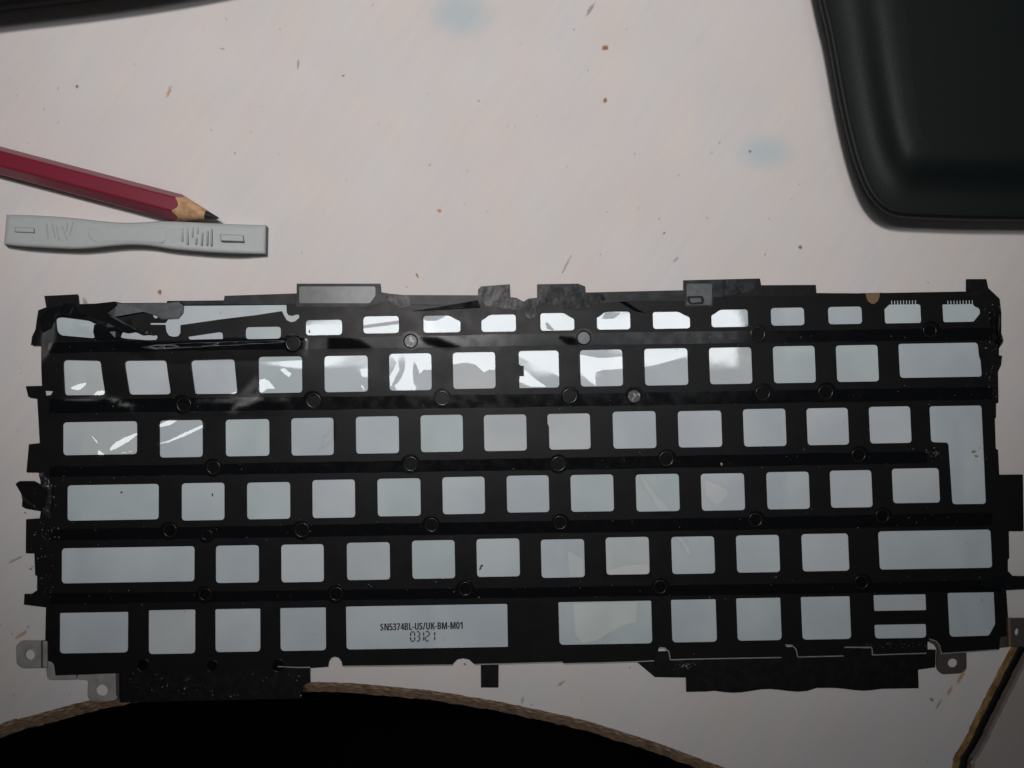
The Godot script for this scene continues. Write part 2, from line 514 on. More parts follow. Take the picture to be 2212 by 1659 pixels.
func pane_of(tint: Color, seed_: int) -> StandardMaterial3D:
	var m := stuff(Color.WHITE, 1.0)
	var l := tint.srgb_to_linear()
	m.albedo_texture = noise_map(seed_, 0.006, lin(l.r * 0.92, l.g * 0.93, l.b * 0.94), lin(l.r * 1.04, l.g * 1.035, l.b * 1.03), 0.25, 0.75, 256)
	m.roughness_texture = noise_map(seed_ + 20, 0.015, Color(0.03, 0.03, 0.03), Color(0.11, 0.11, 0.11), 0.3, 0.8, 256)
	m.clearcoat_enabled = true
	m.clearcoat = 1.0
	m.clearcoat_roughness = 0.03
	return m


func make_materials() -> void:
	var ink := stuff(lin(0.0078, 0.0078, 0.008), 1.0, 0.0, 0.24)
	ink.roughness_texture = noise_map(3, 0.012, Color(0.35, 0.35, 0.35), Color(0.42, 0.42, 0.42), 0.2, 0.8)
	mats.ink = ink
	var band := stuff(lin(0.0042, 0.0047, 0.0056), 1.0, 0.0, 0.26)
	band.roughness_texture = noise_map(4, 0.02, Color(0.13, 0.13, 0.13), Color(0.20, 0.20, 0.20), 0.3, 0.75)
	mats.band = band
	mats.crumpled = stuff(lin(0.006, 0.007, 0.0085), 0.27, 0.0, 0.2)
	var tape := stuff(Color.WHITE, 0.45, 0.0, 0.3)
	tape.albedo_texture = noise_map(5, 0.03, lin(0.004, 0.004, 0.0045), lin(0.008, 0.0085, 0.0095), 0.4, 0.8)
	mats.tape = tape
	var scuff_sheen := stuff(Color.WHITE, 0.42, 0.0, 0.3)  # scuffs, with the grey sheen of the tabs mixed into the albedo
	scuff_sheen.albedo_texture = noise_map(6, 0.018, lin(0.008, 0.0095, 0.012), lin(0.024, 0.028, 0.034), 0.3, 0.72)
	mats.scuff_sheen = scuff_sheen
	var smear := stuff(Color.WHITE, 0.3, 0.0, 0.22)
	smear.albedo_texture = noise_map(17, 0.035, lin(0.004, 0.0045, 0.006), lin(0.045, 0.055, 0.066), 0.45, 0.9, 512, 5)
	smear.heightmap_enabled = true
	smear.heightmap_texture = noise_map(18, 0.03, Color.BLACK, Color.WHITE, 0.2, 0.8, 256, 4)
	smear.heightmap_scale = 0.006
	mats.smear = smear
	var gray := stuff(Color.WHITE, 0.35)  # grey albedo carrying the sheen of lifted film, tab patches and ridge
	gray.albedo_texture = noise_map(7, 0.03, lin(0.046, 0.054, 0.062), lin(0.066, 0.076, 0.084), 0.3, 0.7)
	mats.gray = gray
	mats.panes = []
	for tint in [lin(0.575, 0.64, 0.67), lin(0.56, 0.635, 0.65), lin(0.59, 0.64, 0.68), lin(0.585, 0.625, 0.645), lin(0.55, 0.61, 0.65)]:
		mats.panes.append(pane_of(tint, 30 + mats.panes.size()))
	mats.pane = mats.panes[0]
	mats.print = stuff(lin(0.012, 0.012, 0.014), 0.5)
	mats.post = stuff(lin(0.003, 0.003, 0.0035), 0.3, 0.0, 0.22)
	mats.rim = stuff(lin(0.008, 0.009, 0.009), 0.22)
	var mottled := stuff(Color.WHITE, 0.4)
	mottled.albedo_texture = noise_map(9, 0.06, lin(0.015, 0.015, 0.02), lin(0.35, 0.36, 0.36), 0.5, 0.75)
	mats.mottled = mottled
	var metal := stuff(lin(0.46, 0.44, 0.42), 1.0, 0.7)
	metal.roughness_texture = noise_map(10, 0.02, Color(0.35, 0.35, 0.35), Color(0.6, 0.6, 0.6))
	mats.metal = metal
	mats.dark_metal = stuff(lin(0.13, 0.11, 0.105), 0.42, 0.7)
	mats.amber = stuff(lin(0.18, 0.12, 0.06), 0.35)
	var crimson := stuff(lin(0.185, 0.009, 0.028), 0.35)
	crimson.clearcoat_enabled = true
	crimson.clearcoat = 0.3
	crimson.clearcoat_roughness = 0.15
	mats.crimson = crimson
	var cedar := stuff(Color.WHITE, 0.7)
	cedar.albedo_texture = noise_map(11, 0.03, lin(0.38, 0.21, 0.10), lin(0.58, 0.36, 0.19), 0.3, 0.7)
	mats.cedar = cedar
	mats.graphite = stuff(lin(0.035, 0.036, 0.04), 0.28, 0.4)
	var nylon := stuff(Color.WHITE, 0.55)
	nylon.albedo_texture = noise_map(12, 0.04, lin(0.40, 0.43, 0.432), lin(0.415, 0.445, 0.447), 0.3, 0.7)
	mats.nylon = nylon
	var casing := stuff(lin(0.0035, 0.0062, 0.0062), 1.0)
	casing.metallic_specular = 0.33
	casing.roughness_texture = noise_map(13, 0.15, Color(0.52, 0.52, 0.52), Color(0.62, 0.62, 0.62))
	casing.heightmap_enabled = true
	casing.heightmap_texture = noise_map(40, 0.25, Color.BLACK, Color.WHITE, 0.2, 0.8, 256, 2)
	casing.heightmap_scale = 0.0015
	mats.casing = casing
	mats.slab = stuff(lin(0.006, 0.006, 0.007), 0.7, 0.0, 0.25)
	var wood := stuff(Color.WHITE, 0.85)
	wood.albedo_texture = noise_map(14, 0.02, lin(0.15, 0.09, 0.055), lin(0.45, 0.31, 0.20), 0.25, 0.75, 512, 5)
	wood.uv1_scale = Vector3(1.2, 8.0, 1.0)
	mats.wood = wood
	var pine := stuff(Color.WHITE, 0.8)
	pine.albedo_texture = noise_map(15, 0.02, lin(0.22, 0.115, 0.035), lin(0.44, 0.26, 0.095), 0.25, 0.75, 512, 5)
	mats.pine = pine
	mats.beam = stuff(lin(0.10, 0.115, 0.10), 0.8)
	mats.floor = stuff(lin(0.008, 0.007, 0.007), 0.95, 0.0, 0.1)
	var dust := stuff(Color.WHITE, 0.8)
	dust.vertex_color_use_as_albedo = true
	mats.dust = dust


# ---------- the painted table ----------
const PAINT_AT := Vector2(-0.18, -0.15)
const PAINT_SIZE := Vector2(0.36, 0.27)

func paint() -> void:
	var w := 1440
	var h := 1080
	var streak := FastNoiseLite.new()
	streak.seed = 21
	streak.frequency = 1.0
	streak.fractal_octaves = 3
	var cloud := FastNoiseLite.new()
	cloud.seed = 22
	cloud.frequency = 1.0
	cloud.fractal_octaves = 2
	var color := Image.create(w, h, false, Image.FORMAT_RGB8)
	var relief := Image.create(w, h, false, Image.FORMAT_RGB8)
	var dir := Vector2(0.56, -0.83)
	var side := Vector2(0.83, 0.56)
	var blue := [[at(1000, 28), 0.0085, 0.0068], [at(1649, 329), 0.0085, 0.0056]]
	for y in h:
		for x in w:
			var p := PAINT_AT + Vector2((x + 0.5) / w, (y + 0.5) / h) * PAINT_SIZE
			var s := streak.get_noise_2d(p.dot(dir) * 26.0, p.dot(side) * 330.0)
			var g := streak.get_noise_2d(p.dot(dir) * 60.0 + 40.0, p.dot(side) * 1300.0)
			var c := cloud.get_noise_2d(p.x * 32.0, p.y * 32.0)
			var k := 1.0 + 0.020 * s + 0.006 * g + 0.025 * c
			var cool := 0.016 * s - 0.032 * cloud.get_noise_2d(p.x * 55.0 + 9.0, p.y * 24.0)
			var r := 0.635 * k * (1.0 + cool)
			var gr := 0.599 * k
			var b := 0.588 * k * (1.0 - cool)
			for q in blue:
				var d := Vector2((p.x - q[0].x) / q[1], (p.y - q[0].z) / q[2]).length() + 0.16 * c
				if d < 1.4:
					var f := 0.68 * (1.0 - smoothstep(0.2, 1.4, d))
					r = lerpf(r, r * 0.66, f)
					gr = lerpf(gr, gr * 0.88, f)
					b = lerpf(b, b * 0.97, f)
			color.set_pixel(x, y, Color(r, gr, b).linear_to_srgb())
			var z := 0.5 + 0.22 * s + 0.20 * g
			relief.set_pixel(x, y, Color(z, z, z))
	# chips, dents and dark specks in the paint: (u, v, length, width, angle, tone)
	var grey := Color(0.20, 0.19, 0.18)
	var brown := Color(0.22, 0.10, 0.045)
	var rust := Color(0.42, 0.19, 0.09)
	var at_left := [22, 171, 36, 206, 95, 236, 126, 264, 59, 308, 125, 191, 290, 139, 429, 105, 605, 63, 567, 229, 456, 281, 542, 284, 507, 331, 603, 333, 817, 267, 805, 10, 489, 42]
	var at_top := [1240, 63, 1124, 93, 1206, 106, 1354, 63, 1270, 152, 924, 202, 1034, 218, 1159, 251, 1096, 272, 1113, 272, 928, 356, 1010, 370, 1225, 359, 1371, 333, 1554, 308, 1537, 330, 1466, 378, 1727, 398, 1003, 439, 1052, 456, 1311, 457, 1379, 449, 1424, 472, 1297, 549, 1653, 549, 1710, 430, 1527, 471, 1662, 472]
	var at_rim := [1256, 1508, 1148, 1523, 2005, 1646, 29, 1502, 149, 1500, 26, 1371, 2, 1350, 60, 1354, 1361, 1442, 2085, 1445, 45, 806, 38, 930, 652, 545, 879, 620, 2056, 611, 2120, 905, 2005, 610]
	for spots in [at_left, at_top, at_rim]:
		for i in range(0, spots.size(), 2):
			speck(color, relief, spots[i], spots[i + 1], rng.randf_range(4.0, 9.0), rng.randf_range(2.5, 5.0), rng.randf_range(-2.4, -0.6), grey, rng.randf_range(0.2, 0.5))
	for i in 260:
		speck(color, relief, rng.randf_range(0, 2212), rng.randf_range(0, 1659), rng.randf_range(1.5, 4.5), rng.randf_range(1.2, 2.6), rng.randf_range(-2.4, -0.4), grey, rng.randf_range(0.06, 0.28))
	for q in [[166, 187, 9, 6, -1.4, brown], [1307, 103, 17, 12, -0.5, brown], [1307, 217, 14, 8, -1.3, brown], [742, 163, 7, 5, -1.0, brown], [345, 631, 12, 9, -1.5, brown], [949, 455, 11, 8, 0.1, rust], [1435, 504, 7, 5, -1.0, brown], [1729, 534, 10, 9, 0.4, brown], [1620, 327, 8, 7, 0.5, grey], [901, 595, 15, 4, 1.2, brown], [2013, 1512, 10, 8, 0.5, grey], [1004, 1435, 6, 5, 0.3, brown]]:
		speck(color, relief, q[0], q[1], q[2], q[3], q[4], q[5], 0.85)
	for q in [[365, 198, 32, 8, -1.33, rust], [644, 139, 24, 6, -1.5, grey], [480, 105, 14, 4, 0.1, grey], [1223, 573, 52, 4, -1.1, grey], [1460, 561, 17, 5, -0.75, grey], [33, 1209, 40, 5, -0.45, grey], [46, 1371, 34, 8, -0.55, rust], [1212, 1477, 22, 6, -0.65, grey], [1129, 1512, 16, 5, -1.2, grey], [2077, 1461, 44, 9, -1.05, Color(0.36, 0.19, 0.05)], [2052, 1492, 22, 8, -1.05, rust], [2028, 1522, 26, 5, -1.0, grey], [1275, 20, 40, 9, -1.0, grey], [184, 655, 26, 10, 1.2, grey]]:
		speck(color, relief, q[0], q[1], q[2], q[3], q[4], q[5], 0.6)
	var m := stuff(Color.WHITE, 0.6, 0.0, 0.3)
	m.albedo_texture = ImageTexture.create_from_image(color)
	m.heightmap_enabled = true
	m.heightmap_texture = ImageTexture.create_from_image(relief)
	m.heightmap_scale = 0.004
	mats.paint = m
	var l := m.duplicate() as StandardMaterial3D
	l.albedo_color = lin(0.62, 0.565, 0.535)
	mats.leaf = l


func speck(color: Image, relief: Image, u: float, v: float, l: float, wide: float, angle: float, tone: Color, strength: float) -> void:
	var w := color.get_width()
	var h := color.get_height()
	var o := at(u, v)
	var per := w / PAINT_SIZE.x
	var cx := (o.x - PAINT_AT.x) * per
	var cy := (o.z - PAINT_AT.y) * h / PAINT_SIZE.y
	var px := 0.000132 * per
	var reach := int(l * px * 0.7) + 2
	for y in range(int(cy) - reach, int(cy) + reach + 1):
		for x in range(int(cx) - reach, int(cx) + reach + 1):
			if x < 0 or y < 0 or x >= w or y >= h:
				continue
			var q := Vector2(x + 0.5 - cx, y + 0.5 - cy).rotated(-angle) / px
			var d := Vector2(q.x / (l * 0.5), q.y / (wide * 0.5)).length() + 0.45 * fine.get_noise_2d(u * 7.0 + x * 9.0, v * 7.0 + y * 9.0)
			var f := strength * (1.0 - smoothstep(0.55, 1.1, d))
			if f > 0.0:
				color.set_pixel(x, y, color.get_pixel(x, y).lerp(tone.linear_to_srgb(), f))
				relief.set_pixel(x, y, relief.get_pixel(x, y).darkened(0.6 * f))


func table() -> void:
	var arc := curve(pv([-700, 1950, -300, 1690, 0, 1564.6, 43.6, 1552.3, 109, 1534.6, 163.7, 1519.6, 260, 1499, 360, 1483, 470, 1473.5, 560, 1471, 670, 1473, 761.4, 1476, 867.8, 1485.5, 944, 1493.7, 1045, 1510, 1097, 1519.6, 1187, 1538.7, 1277, 1560.5, 1370, 1589, 1452, 1616.4, 1523, 1643.7, 1566, 1659, 1700, 1716, 1990, 1850]), 10)
	for i in arc.size():
		if arc[i].y < 1700.0:
			arc[i].y += 1.5 * fine.get_noise_2d(arc[i].x * 3.0, 0.0) + maxf(0.0, 3.5 * fine.get_noise_2d(arc[i].x * 9.0, 80.0) - 1.2) * -1.2
	# the right-hand edge, then round the far side, outside the frame
	var right := curve(pv([1990, 1850, 2054, 1662, 2058, 1640, 2081, 1600, 2110, 1541, 2138.4, 1485, 2169, 1426, 2215, 1340, 2420, 950, 2900, 60]), 6)
	for i in right.size():
		if i > 0 and i < right.size() - 8:
			right[i].x += 2.4 * fine.get_noise_2d(right[i].y * 3.0, 30.0)
	var outer := PackedVector2Array(arc)
	outer.append_array(right.slice(1))
	outer.append_array(pv([2900, -900, -900, -900, -900, 1950]))
	var s := Shape.new()
	var ground := func(q: Vector2, deep := 0.0) -> Vector3:
		var p := at(q.x, q.y)
		p.y = -deep
		return p
	var order := Geometry2D.triangulate_polygon(outer)
	for k in range(0, order.size(), 3):
		s.flat(ground.call(outer[order[k]]), ground.call(outer[order[k + 1]]), ground.call(outer[order[k + 2]]), Vector3.UP)
	for i in s.v.size():
		s.uv[i] = (Vector2(s.v[i].x, s.v[i].z) - PAINT_AT) / PAINT_SIZE
	var top := commit(s, "table_top", mats.paint)
	top.set_meta("kind", "structure")
	# raw, worn edges: a chamfer, then the side
	for part in [[arc, "raw_wood_edge", mats.wood, 33.0, 1.0], [right, "worn_pine_edge", mats.pine, 21.0, 0.3]]:
		var line: PackedVector2Array = part[0]
		var wide: float = part[3]
		s = Shape.new()
		var far := 0.0
		for i in line.size() - 1:
			var row := []
			for k in [i, i + 1]:
				var t := (line[mini(k + 1, line.size() - 1)] - line[maxi(k - 1, 0)]).normalized()
				var out := Vector2(-t.y, t.x)
				var e := wide * (1.0 + 0.07 * fine.get_noise_2d(line[k].x, line[k].y))
				row.append([ground.call(line[k]), ground.call(line[k] + out * e * 0.35, 0.0012 * part[4]), ground.call(line[k] + out * e, 0.0045 * part[4]), ground.call(line[k] + out * (e + 1.0), 0.022)])
			var run: float = line[i].distance_to(line[i + 1]) * 0.000132
			for k in 3:
				var hint: Vector3 = Vector3.UP + (row[0][3] - row[0][0]) * 20.0
				var first := s.v.size()
				s.quad(row[0][k], row[1][k], row[1][k + 1], row[0][k + 1], hint)
				for q in range(first, s.v.size()):
					var near_ := (s.v[q] - (row[0][k] as Vector3)).length() < 1e-7 or (s.v[q] - (row[0][k + 1] as Vector3)).length() < 1e-7
					s.uv[q] = Vector2((far if near_ else far + run) / 0.05, -s.v[q].y * 22.0 + [0.0, 0.3, 0.7][k])
			far += run
		commit(s, part[1], part[2], top)
	# the neighbouring board across the gap
	s = Shape.new()
	var leaf := PackedVector2Array()
	for q in right:
		leaf.append(q + Vector2(40, 9))
	leaf.append_array(pv([3300, 60, 3300, 1880]))
	plate(s, leaf, [], -4.4, -1.6, 7.0)
	for i in s.v.size():
		s.uv[i] = (Vector2(s.v[i].x, s.v[i].z) - PAINT_AT) / PAINT_SIZE * 0.9
	var beam := Shape.new()
	plate(beam, pv([1960, 1900, 2080, 1560, 2190, 1330, 2420, 900, 2560, 960, 2330, 1420, 2150, 1760, 2080, 1960]), [], -60.0, -12.0)
	commit(beam, "under_beam", mats.beam, top)
	commit(s, "table_leaf", mats.leaf).set_meta("kind", "structure")
	s = Shape.new()
	s.quad(Vector3(-1.5, -0.72, -1.5), Vector3(1.5, -0.72, -1.5), Vector3(1.5, -0.72, 1.5), Vector3(-1.5, -0.72, 1.5), Vector3.UP)
	commit(s, "floor", mats.floor).set_meta("kind", "structure")


# ---------- the backlight sheet ----------
func key_shapes() -> Array:
	var all := []
	for r in KEY_ROWS.size():
		for k in KEY_ROWS[r].size():
			var w: Array = KEY_ROWS[r][k]
			var c := Vector2(w[0] + w[2], w[1] + w[3]) / 2.0
			var hw: float = (w[2] - w[0]) / 2.0
			var hh: float = (w[3] - w[1]) / 2.0
			var lean := 0.03 * (c.x - 400.0) / 1000.0
			var place := func(x: float, y: float) -> Vector2: return Vector2(c.x + hw * x + lean * hh * y, c.y + hh * y - 0.017 * hw * x)
			var p := PackedVector2Array([place.call(-1, -1), place.call(1, -1), place.call(1, 1), place.call(-1, 1)])
			var radii := [8, 8, 8, 8]
			if r == 0 and k in [3, 5, 7]:
				p = PackedVector2Array([place.call(-1, -1), place.call(0.38, -1), place.call(0.82, -0.45), place.call(1, -0.3), place.call(1, 1), place.call(-1, 1)])
				radii = [6, 6, 5, 4, 7, 7]
			elif r == 0 and k in [4, 6, 8]:
				p = PackedVector2Array([place.call(-0.5, -1), place.call(1, -1), place.call(1, 1), place.call(-1, 1), place.call(-1, -0.35), place.call(-0.85, -0.5)])
				radii = [6, 7, 7, 7, 4, 5]
			elif r == 0 and k >= 11:
				p = PackedVector2Array()
				if k == 11:
					p.append_array([place.call(-1, -0.5), place.call(-0.72, -1)])
				else:
					p.append(place.call(-1, -1))
				for t in 9:
					var x := (-0.58 if k == 11 else -0.70) + t * 0.165
					p.append_array([place.call(x - 0.028, -1), place.call(x - 0.028, -1.42), place.call(x + 0.028, -1.42), place.call(x + 0.028, -1)])
				if k == 11:
					p.append_array([place.call(0.9, -1), place.call(1, -0.85), place.call(1, 0.85), place.call(0.93, 1), place.call(-0.93, 1), place.call(-1, 0.85)])
				else:
					p.append_array([place.call(0.72, -0.75), place.call(0.95, -0.5), place.call(1, -0.3), place.call(1, 0.1), place.call(0.66, 0.94), place.call(0.55, 1), place.call(-0.93, 1), place.call(-1, 0.85)])
				radii = []
			elif r == 1 and k == 4:
				p = PackedVector2Array([place.call(-1, -1), place.call(1, -1), place.call(1, 1), place.call(-1, 1), place.call(-1, 0.63), place.call(-0.98, 0.36), place.call(-0.76, 0.36), place.call(-0.76, -0.2), place.call(-0.9, -0.2), place.call(-1, -0.3)])
				radii = [7, 8, 8, 2, 0, 0, 1, 1, 0, 0]
			elif r == 1 and k == 10:
				p = PackedVector2Array([place.call(-1, -1), place.call(0.985, -1), place.call(1.0, -0.25), place.call(1.035, 0.05), place.call(1.05, 1), place.call(-1, 1)])
				radii = [6, 8, 3, 3, 6, 8]
			elif r == 2 and k == 7:
				p = PackedVector2Array([place.call(-1.03, -0.9), place.call(-0.95, -1), place.call(1, -1), place.call(1, 1), place.call(-0.97, 1), place.call(-0.97, -0.3), place.call(-1.03, -0.45)])
				radii = [2, 2, 8, 8, 8, 2, 2]
			elif r == 5:
				radii = [3, 3, 9, 9]
				if k == 4:
					radii = [3, 4, 2, 8]
				elif k == 9:
					radii = [2, 3, 3, 3]
				elif k == 11:
					p = PackedVector2Array([place.call(-1, -1), place.call(1, -1), place.call(1, 0.45), place.call(0.7, 0.97), place.call(-1, 1)])
					radii = [4, 2, 4, 4, 10]
			all.append(rounded(p, 0.0, radii) if radii.size() else p)
	all.append(rounded(pv([2004.9, 877.8, 2117.3, 875.9, 2126.9, 1087.9, 2054.6, 1088.7, 2045.8, 956.1, 2008.7, 955.0]), 7.0))
	all.append(rounded(pv([141.3, 777.3, 223.2, 779.3, 231.9, 853.7, 143.2, 854.3]), 9.0))
	all.append(rounded(pv([274.2, 779.3, 364.2, 778.4, 373.2, 852.1, 283.2, 852.9]), 9.0))
	all.append(rounded(pv([416, 778.4, 509.6, 775.7, 515.6, 851, 424.2, 851.6]), 9.0))
	all.append(rounded(pv([127.8, 689.2, 139.7, 687, 200.7, 695.2, 220.1, 704.8, 211.9, 732.4, 138.2, 725.7, 130.8, 717.5]), 6.0))
	all.append(rounded(pv([269.2, 730.9, 270.7, 719, 282.6, 722, 299, 719, 313.8, 726.4, 340.6, 723.4, 345.1, 729.4, 342.1, 735.4, 319.8, 736.1, 278.1, 733.1]), 3.0))
	all.append(rounded(pv([409.6, 728.7, 478, 718.2, 483.2, 720.5, 484.7, 733.1, 414, 734.6]), 3.0))
	return all


func fold(called: String, corners: Array, m: Material, parent: Node3D) -> void:
	# a creased scrap of film with flat facets, corners as (u, v, height in mm)
	var p := PackedVector2Array()
	for c in corners:
		p.append(Vector2(c[0], c[1]))
	var s := Shape.new()
	var order := Geometry2D.triangulate_polygon(p)
	for k in range(0, order.size(), 3):
		var q := []
		for i in 3:
			var c: Array = corners[order[k + i]]
			q.append(at(c[0], c[1], c[2] * 0.001))
		s.flat(q[0], q[1], q[2], Vector3.UP)
	for i in corners.size():
		var a: Array = corners[i]
		var b: Array = corners[(i + 1) % corners.size()]
		var x := at(a[0], a[1], a[2] * 0.001)
		var y := at(b[0], b[1], b[2] * 0.001)
		s.quad(x, y, y - Vector3(0, 0.0001, 0), x - Vector3(0, 0.0001, 0), (y - x).cross(Vector3.UP))
	commit(s, called, m, parent)


func crumple(called: String, outline: PackedVector2Array, base: float, rough: float, m: Material, parent: Node3D, step := 5.0) -> void:
	# a scrap of wrinkled film or glue: many small facets at uneven heights
	var points := PackedVector2Array()
	var box := Rect2(outline[0], Vector2.ZERO)
	for i in outline.size():
		box = box.expand(outline[i])
		var n := int(outline[i].distance_to(outline[(i + 1) % outline.size()]) / (step * 1.6)) + 1
		for k in n:
			points.append(outline[i].lerp(outline[(i + 1) % outline.size()], float(k) / n) + Vector2(rng.randf_range(-0.7, 0.7), rng.randf_range(-0.7, 0.7)))
	for i in int(box.get_area() / (step * step)):
		var q := box.position + Vector2(rng.randf() * box.size.x, rng.randf() * box.size.y)
		if Geometry2D.is_point_in_polygon(q, outline):
			points.append(q)
	var places := []
	for q in points:
		var p := at(q.x, q.y)
		p.y = (height(q.x, q.y) + base + rough * (0.5 + fine.get_noise_2d(q.x * 0.9 + q.y * 0.5, q.y * 1.5)) + 0.04 * rough * rng.randf()) * 0.001
		places.append(p)
	var s := Shape.new()
	var order := Geometry2D.triangulate_delaunay(points)
	for k in range(0, order.size(), 3):
		var c := (points[order[k]] + points[order[k + 1]] + points[order[k + 2]]) / 3.0
		if Geometry2D.is_point_in_polygon(c, outline):
			s.flat(places[order[k]], places[order[k + 1]], places[order[k + 2]], Vector3.UP)
	commit(s, called, m, parent)


func backlight() -> void:
	var origin := at(1120, 1040)
	var panel := thing("keyboard_backlight_sheet", "large black keyboard backlight sheet with rows of pale key windows and torn corner", "keyboard part", origin)
	var outline := pv(OUTLINE)
	var keys := key_shapes()
	var holes := keys.duplicate()
	var exposed := rounded(pv(REFLECTOR), 1.5)
	var slot := rounded(disc(340, 681, 6.0, 8.0, 12), 1.0)
	var nick := pv([103.4, 844.7, 119.3, 845.7, 114, 854, 104, 854.6])
	holes.append_array([exposed, slot, nick])
	# the backing under everything
	var s := Shape.new()
	plate(s, inset(outline, 3.0), [], 0.0, 0.35)
	commit(s, "backing_plate", mats.dark_metal, panel)
	s = Shape.new()
	sheet(s, outline, holes, 0.0, 7.0)
	commit(s, "black_film", mats.ink, panel)
	var count := 0
	var unlike := {11: "small key window with a comb of slits and a cut left corner", 12: "small key window with a comb of slits and a pointed right end", 66: "long key window with a printed code", 67: "wide key window right of the black gap", 71: "upper of two thin key windows", 72: "lower of two thin key windows", 74: "tall L-shaped key window"}
	for p in keys:
		s = Shape.new()
		var gap := 0.75 if p[0].y < 830.0 and p[0].x < 530.0 and p[0].y > 740.0 else 0.1
		sheet(s, inset(p, -3.5 if gap > 0.5 else -2.0), [], -gap, 2.5 if wrinkled(p) else 10.0, 0.0)
		var o := commit(s, "key_window", mats.panes[rng.randi() % 5], panel)
		if unlike.has(count):
			o.set_meta("label", unlike[count])
		count += 1
	s = Shape.new()
	sheet(s, inset(exposed, -1.0), [], -0.1, 10.0, 0.0)
	commit(s, "exposed_reflector", mats.pane, panel)
	for p in [slot, nick]:
		s = Shape.new()
		sheet(s, inset(p, -1.5), [], -0.1, 8.0, 0.0)
		commit(s, "small_opening", mats.pane, panel)
	# glued bands with the post bosses
	for r in BANDS.size():
		var b: Array = BANDS[r]
		var up := PackedVector2Array()
		var down := PackedVector2Array()
		for k in 60:
			var u := lerpf(b[0], b[6], k / 59.0)
			var f: float = (u - b[0]) / float(b[3] - b[0]) if u < b[3] else 1.0 + (u - b[3]) / float(b[6] - b[3])
			var y0 := lerpf(b[1], b[4], f) if f < 1.0 else lerpf(b[4], b[7], f - 1.0)
			var y1 := lerpf(b[2], b[5], f) if f < 1.0 else lerpf(b[5], b[8], f - 1.0)
			up.append(Vector2(u, y0 + 1.6 * fine.get_noise_2d(u * 2.0, r * 50.0)))
			down.append(Vector2(u, y1 + 1.6 * fine.get_noise_2d(u * 2.0, r * 50.0 + 20.0)))
		down.reverse()
		up.append_array(down)
		var band: Array = [up]
		for k in range(0, POSTS[r].size(), 3):
			var ring := disc(POSTS[r][k], POSTS[r][k + 1], POSTS[r][k + 2] + 6.0, POSTS[r][k + 2] + 6.0, 24)
			band = Geometry2D.merge_polygons(band[0], ring)
		var open := []
		for p in keys:
			if Geometry2D.intersect_polygons(p, band[0]).size():
				open.append(inset(p, -1.5))
		s = Shape.new()
		for p in Geometry2D.clip_polygons(band[0], open[0]) if open.size() else [band[0]]:
			var q: Array = [p]
			for n in range(1, open.size()):
				q = Geometry2D.clip_polygons(q[0], open[n])
			sheet(s, q[0], [], 0.07, 5.0 if r == 0 else 12.0, 0.08)
		commit(s, "glue_band", mats.band, panel)
		for k in range(0, POSTS[r].size(), 3):
			post(panel, POSTS[r][k], POSTS[r][k + 1], POSTS[r][k + 2], mats.mottled if r == 1 and k == 12 or r == 0 and k == 3 else mats.gray if r == 0 and k == 6 else mats.post)
	for q in [[308, 1437, 14], [458, 1439, 13], [600, 1438, 14]]:
		post(panel, q[0], q[1], q[2], mats.post)
	# the tabs along the upper edge
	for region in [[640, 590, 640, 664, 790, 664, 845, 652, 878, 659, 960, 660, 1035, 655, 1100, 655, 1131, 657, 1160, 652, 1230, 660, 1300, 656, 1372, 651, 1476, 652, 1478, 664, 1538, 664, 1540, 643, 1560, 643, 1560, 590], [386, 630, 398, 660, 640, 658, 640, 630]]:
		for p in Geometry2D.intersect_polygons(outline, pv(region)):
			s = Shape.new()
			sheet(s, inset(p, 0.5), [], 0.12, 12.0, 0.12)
			commit(s, "scuff_sheen_tab", mats.scuff_sheen, panel)  # scuffed tab, its reflected grey put into the colour
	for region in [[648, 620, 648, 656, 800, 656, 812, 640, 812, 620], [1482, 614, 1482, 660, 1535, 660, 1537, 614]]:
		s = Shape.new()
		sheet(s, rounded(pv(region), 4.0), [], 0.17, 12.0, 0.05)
		commit(s, "film_sheen_patch", mats.gray, panel)  # paler patch painted for light mirrored by the tab
	for region in [[1560, 590, 1560, 643, 1765, 640, 1765, 590], [2080, 590, 2080, 640, 2134, 640, 2134, 590], [90, 630, 90, 668, 180, 662, 180, 630]]:
		for p in Geometry2D.intersect_polygons(outline, pv(region)):
			s = Shape.new()
			sheet(s, inset(p, 0.5), [], 0.12, 12.0, 0.12)
			commit(s, "black_edge_tab", mats.tape, panel)
	s = Shape.new()
	plate(s, rounded(pv([1484, 640, 1518, 639, 1522, 650, 1518, 657, 1492, 658, 1485, 652]), 3.0), [rounded(pv([1490, 644, 1514, 643, 1516, 652, 1493, 654]), 2.0)], 0.8, 1.05)
	commit(s, "socket_frame", mats.tape, panel)
	s = Shape.new()
	plate(s, pv([1860, 633, 1906, 632, 1906, 660, 1860, 661]), [], 0.0, 0.42)
	commit(s, "amber_tape", mats.amber, panel)
	# the crumpled corner
	fold("folded_flap", [[173, 660, 1.6], [215, 655, 2.6], [249.6, 651, 3.2], [251, 658, 3.1], [231, 676, 2.6], [212, 684, 2.0], [172, 678, 1.9]], mats.ink, panel)
	fold("lifted_sheen_film", [[231, 676, 2.3], [251, 655, 2.5], [268, 656, 2.3], [364, 654.5, 1.35], [386, 652, 1.2], [397, 662, 1.2], [395, 676, 1.3], [385, 688, 1.35], [350, 690, 1.4], [335, 681, 1.5], [310, 673, 1.8], [262, 682, 2.3], [246, 684, 2.4]], mats.gray, panel)  # film lifted here; its glossy sheen is coloured in as grey
	fold("diagonal_fold", [[196, 682, 2.7], [229, 675, 3.0], [248, 686, 2.7], [292, 712, 1.9], [300, 718, 1.5], [274, 717, 1.6]], mats.ink, panel)
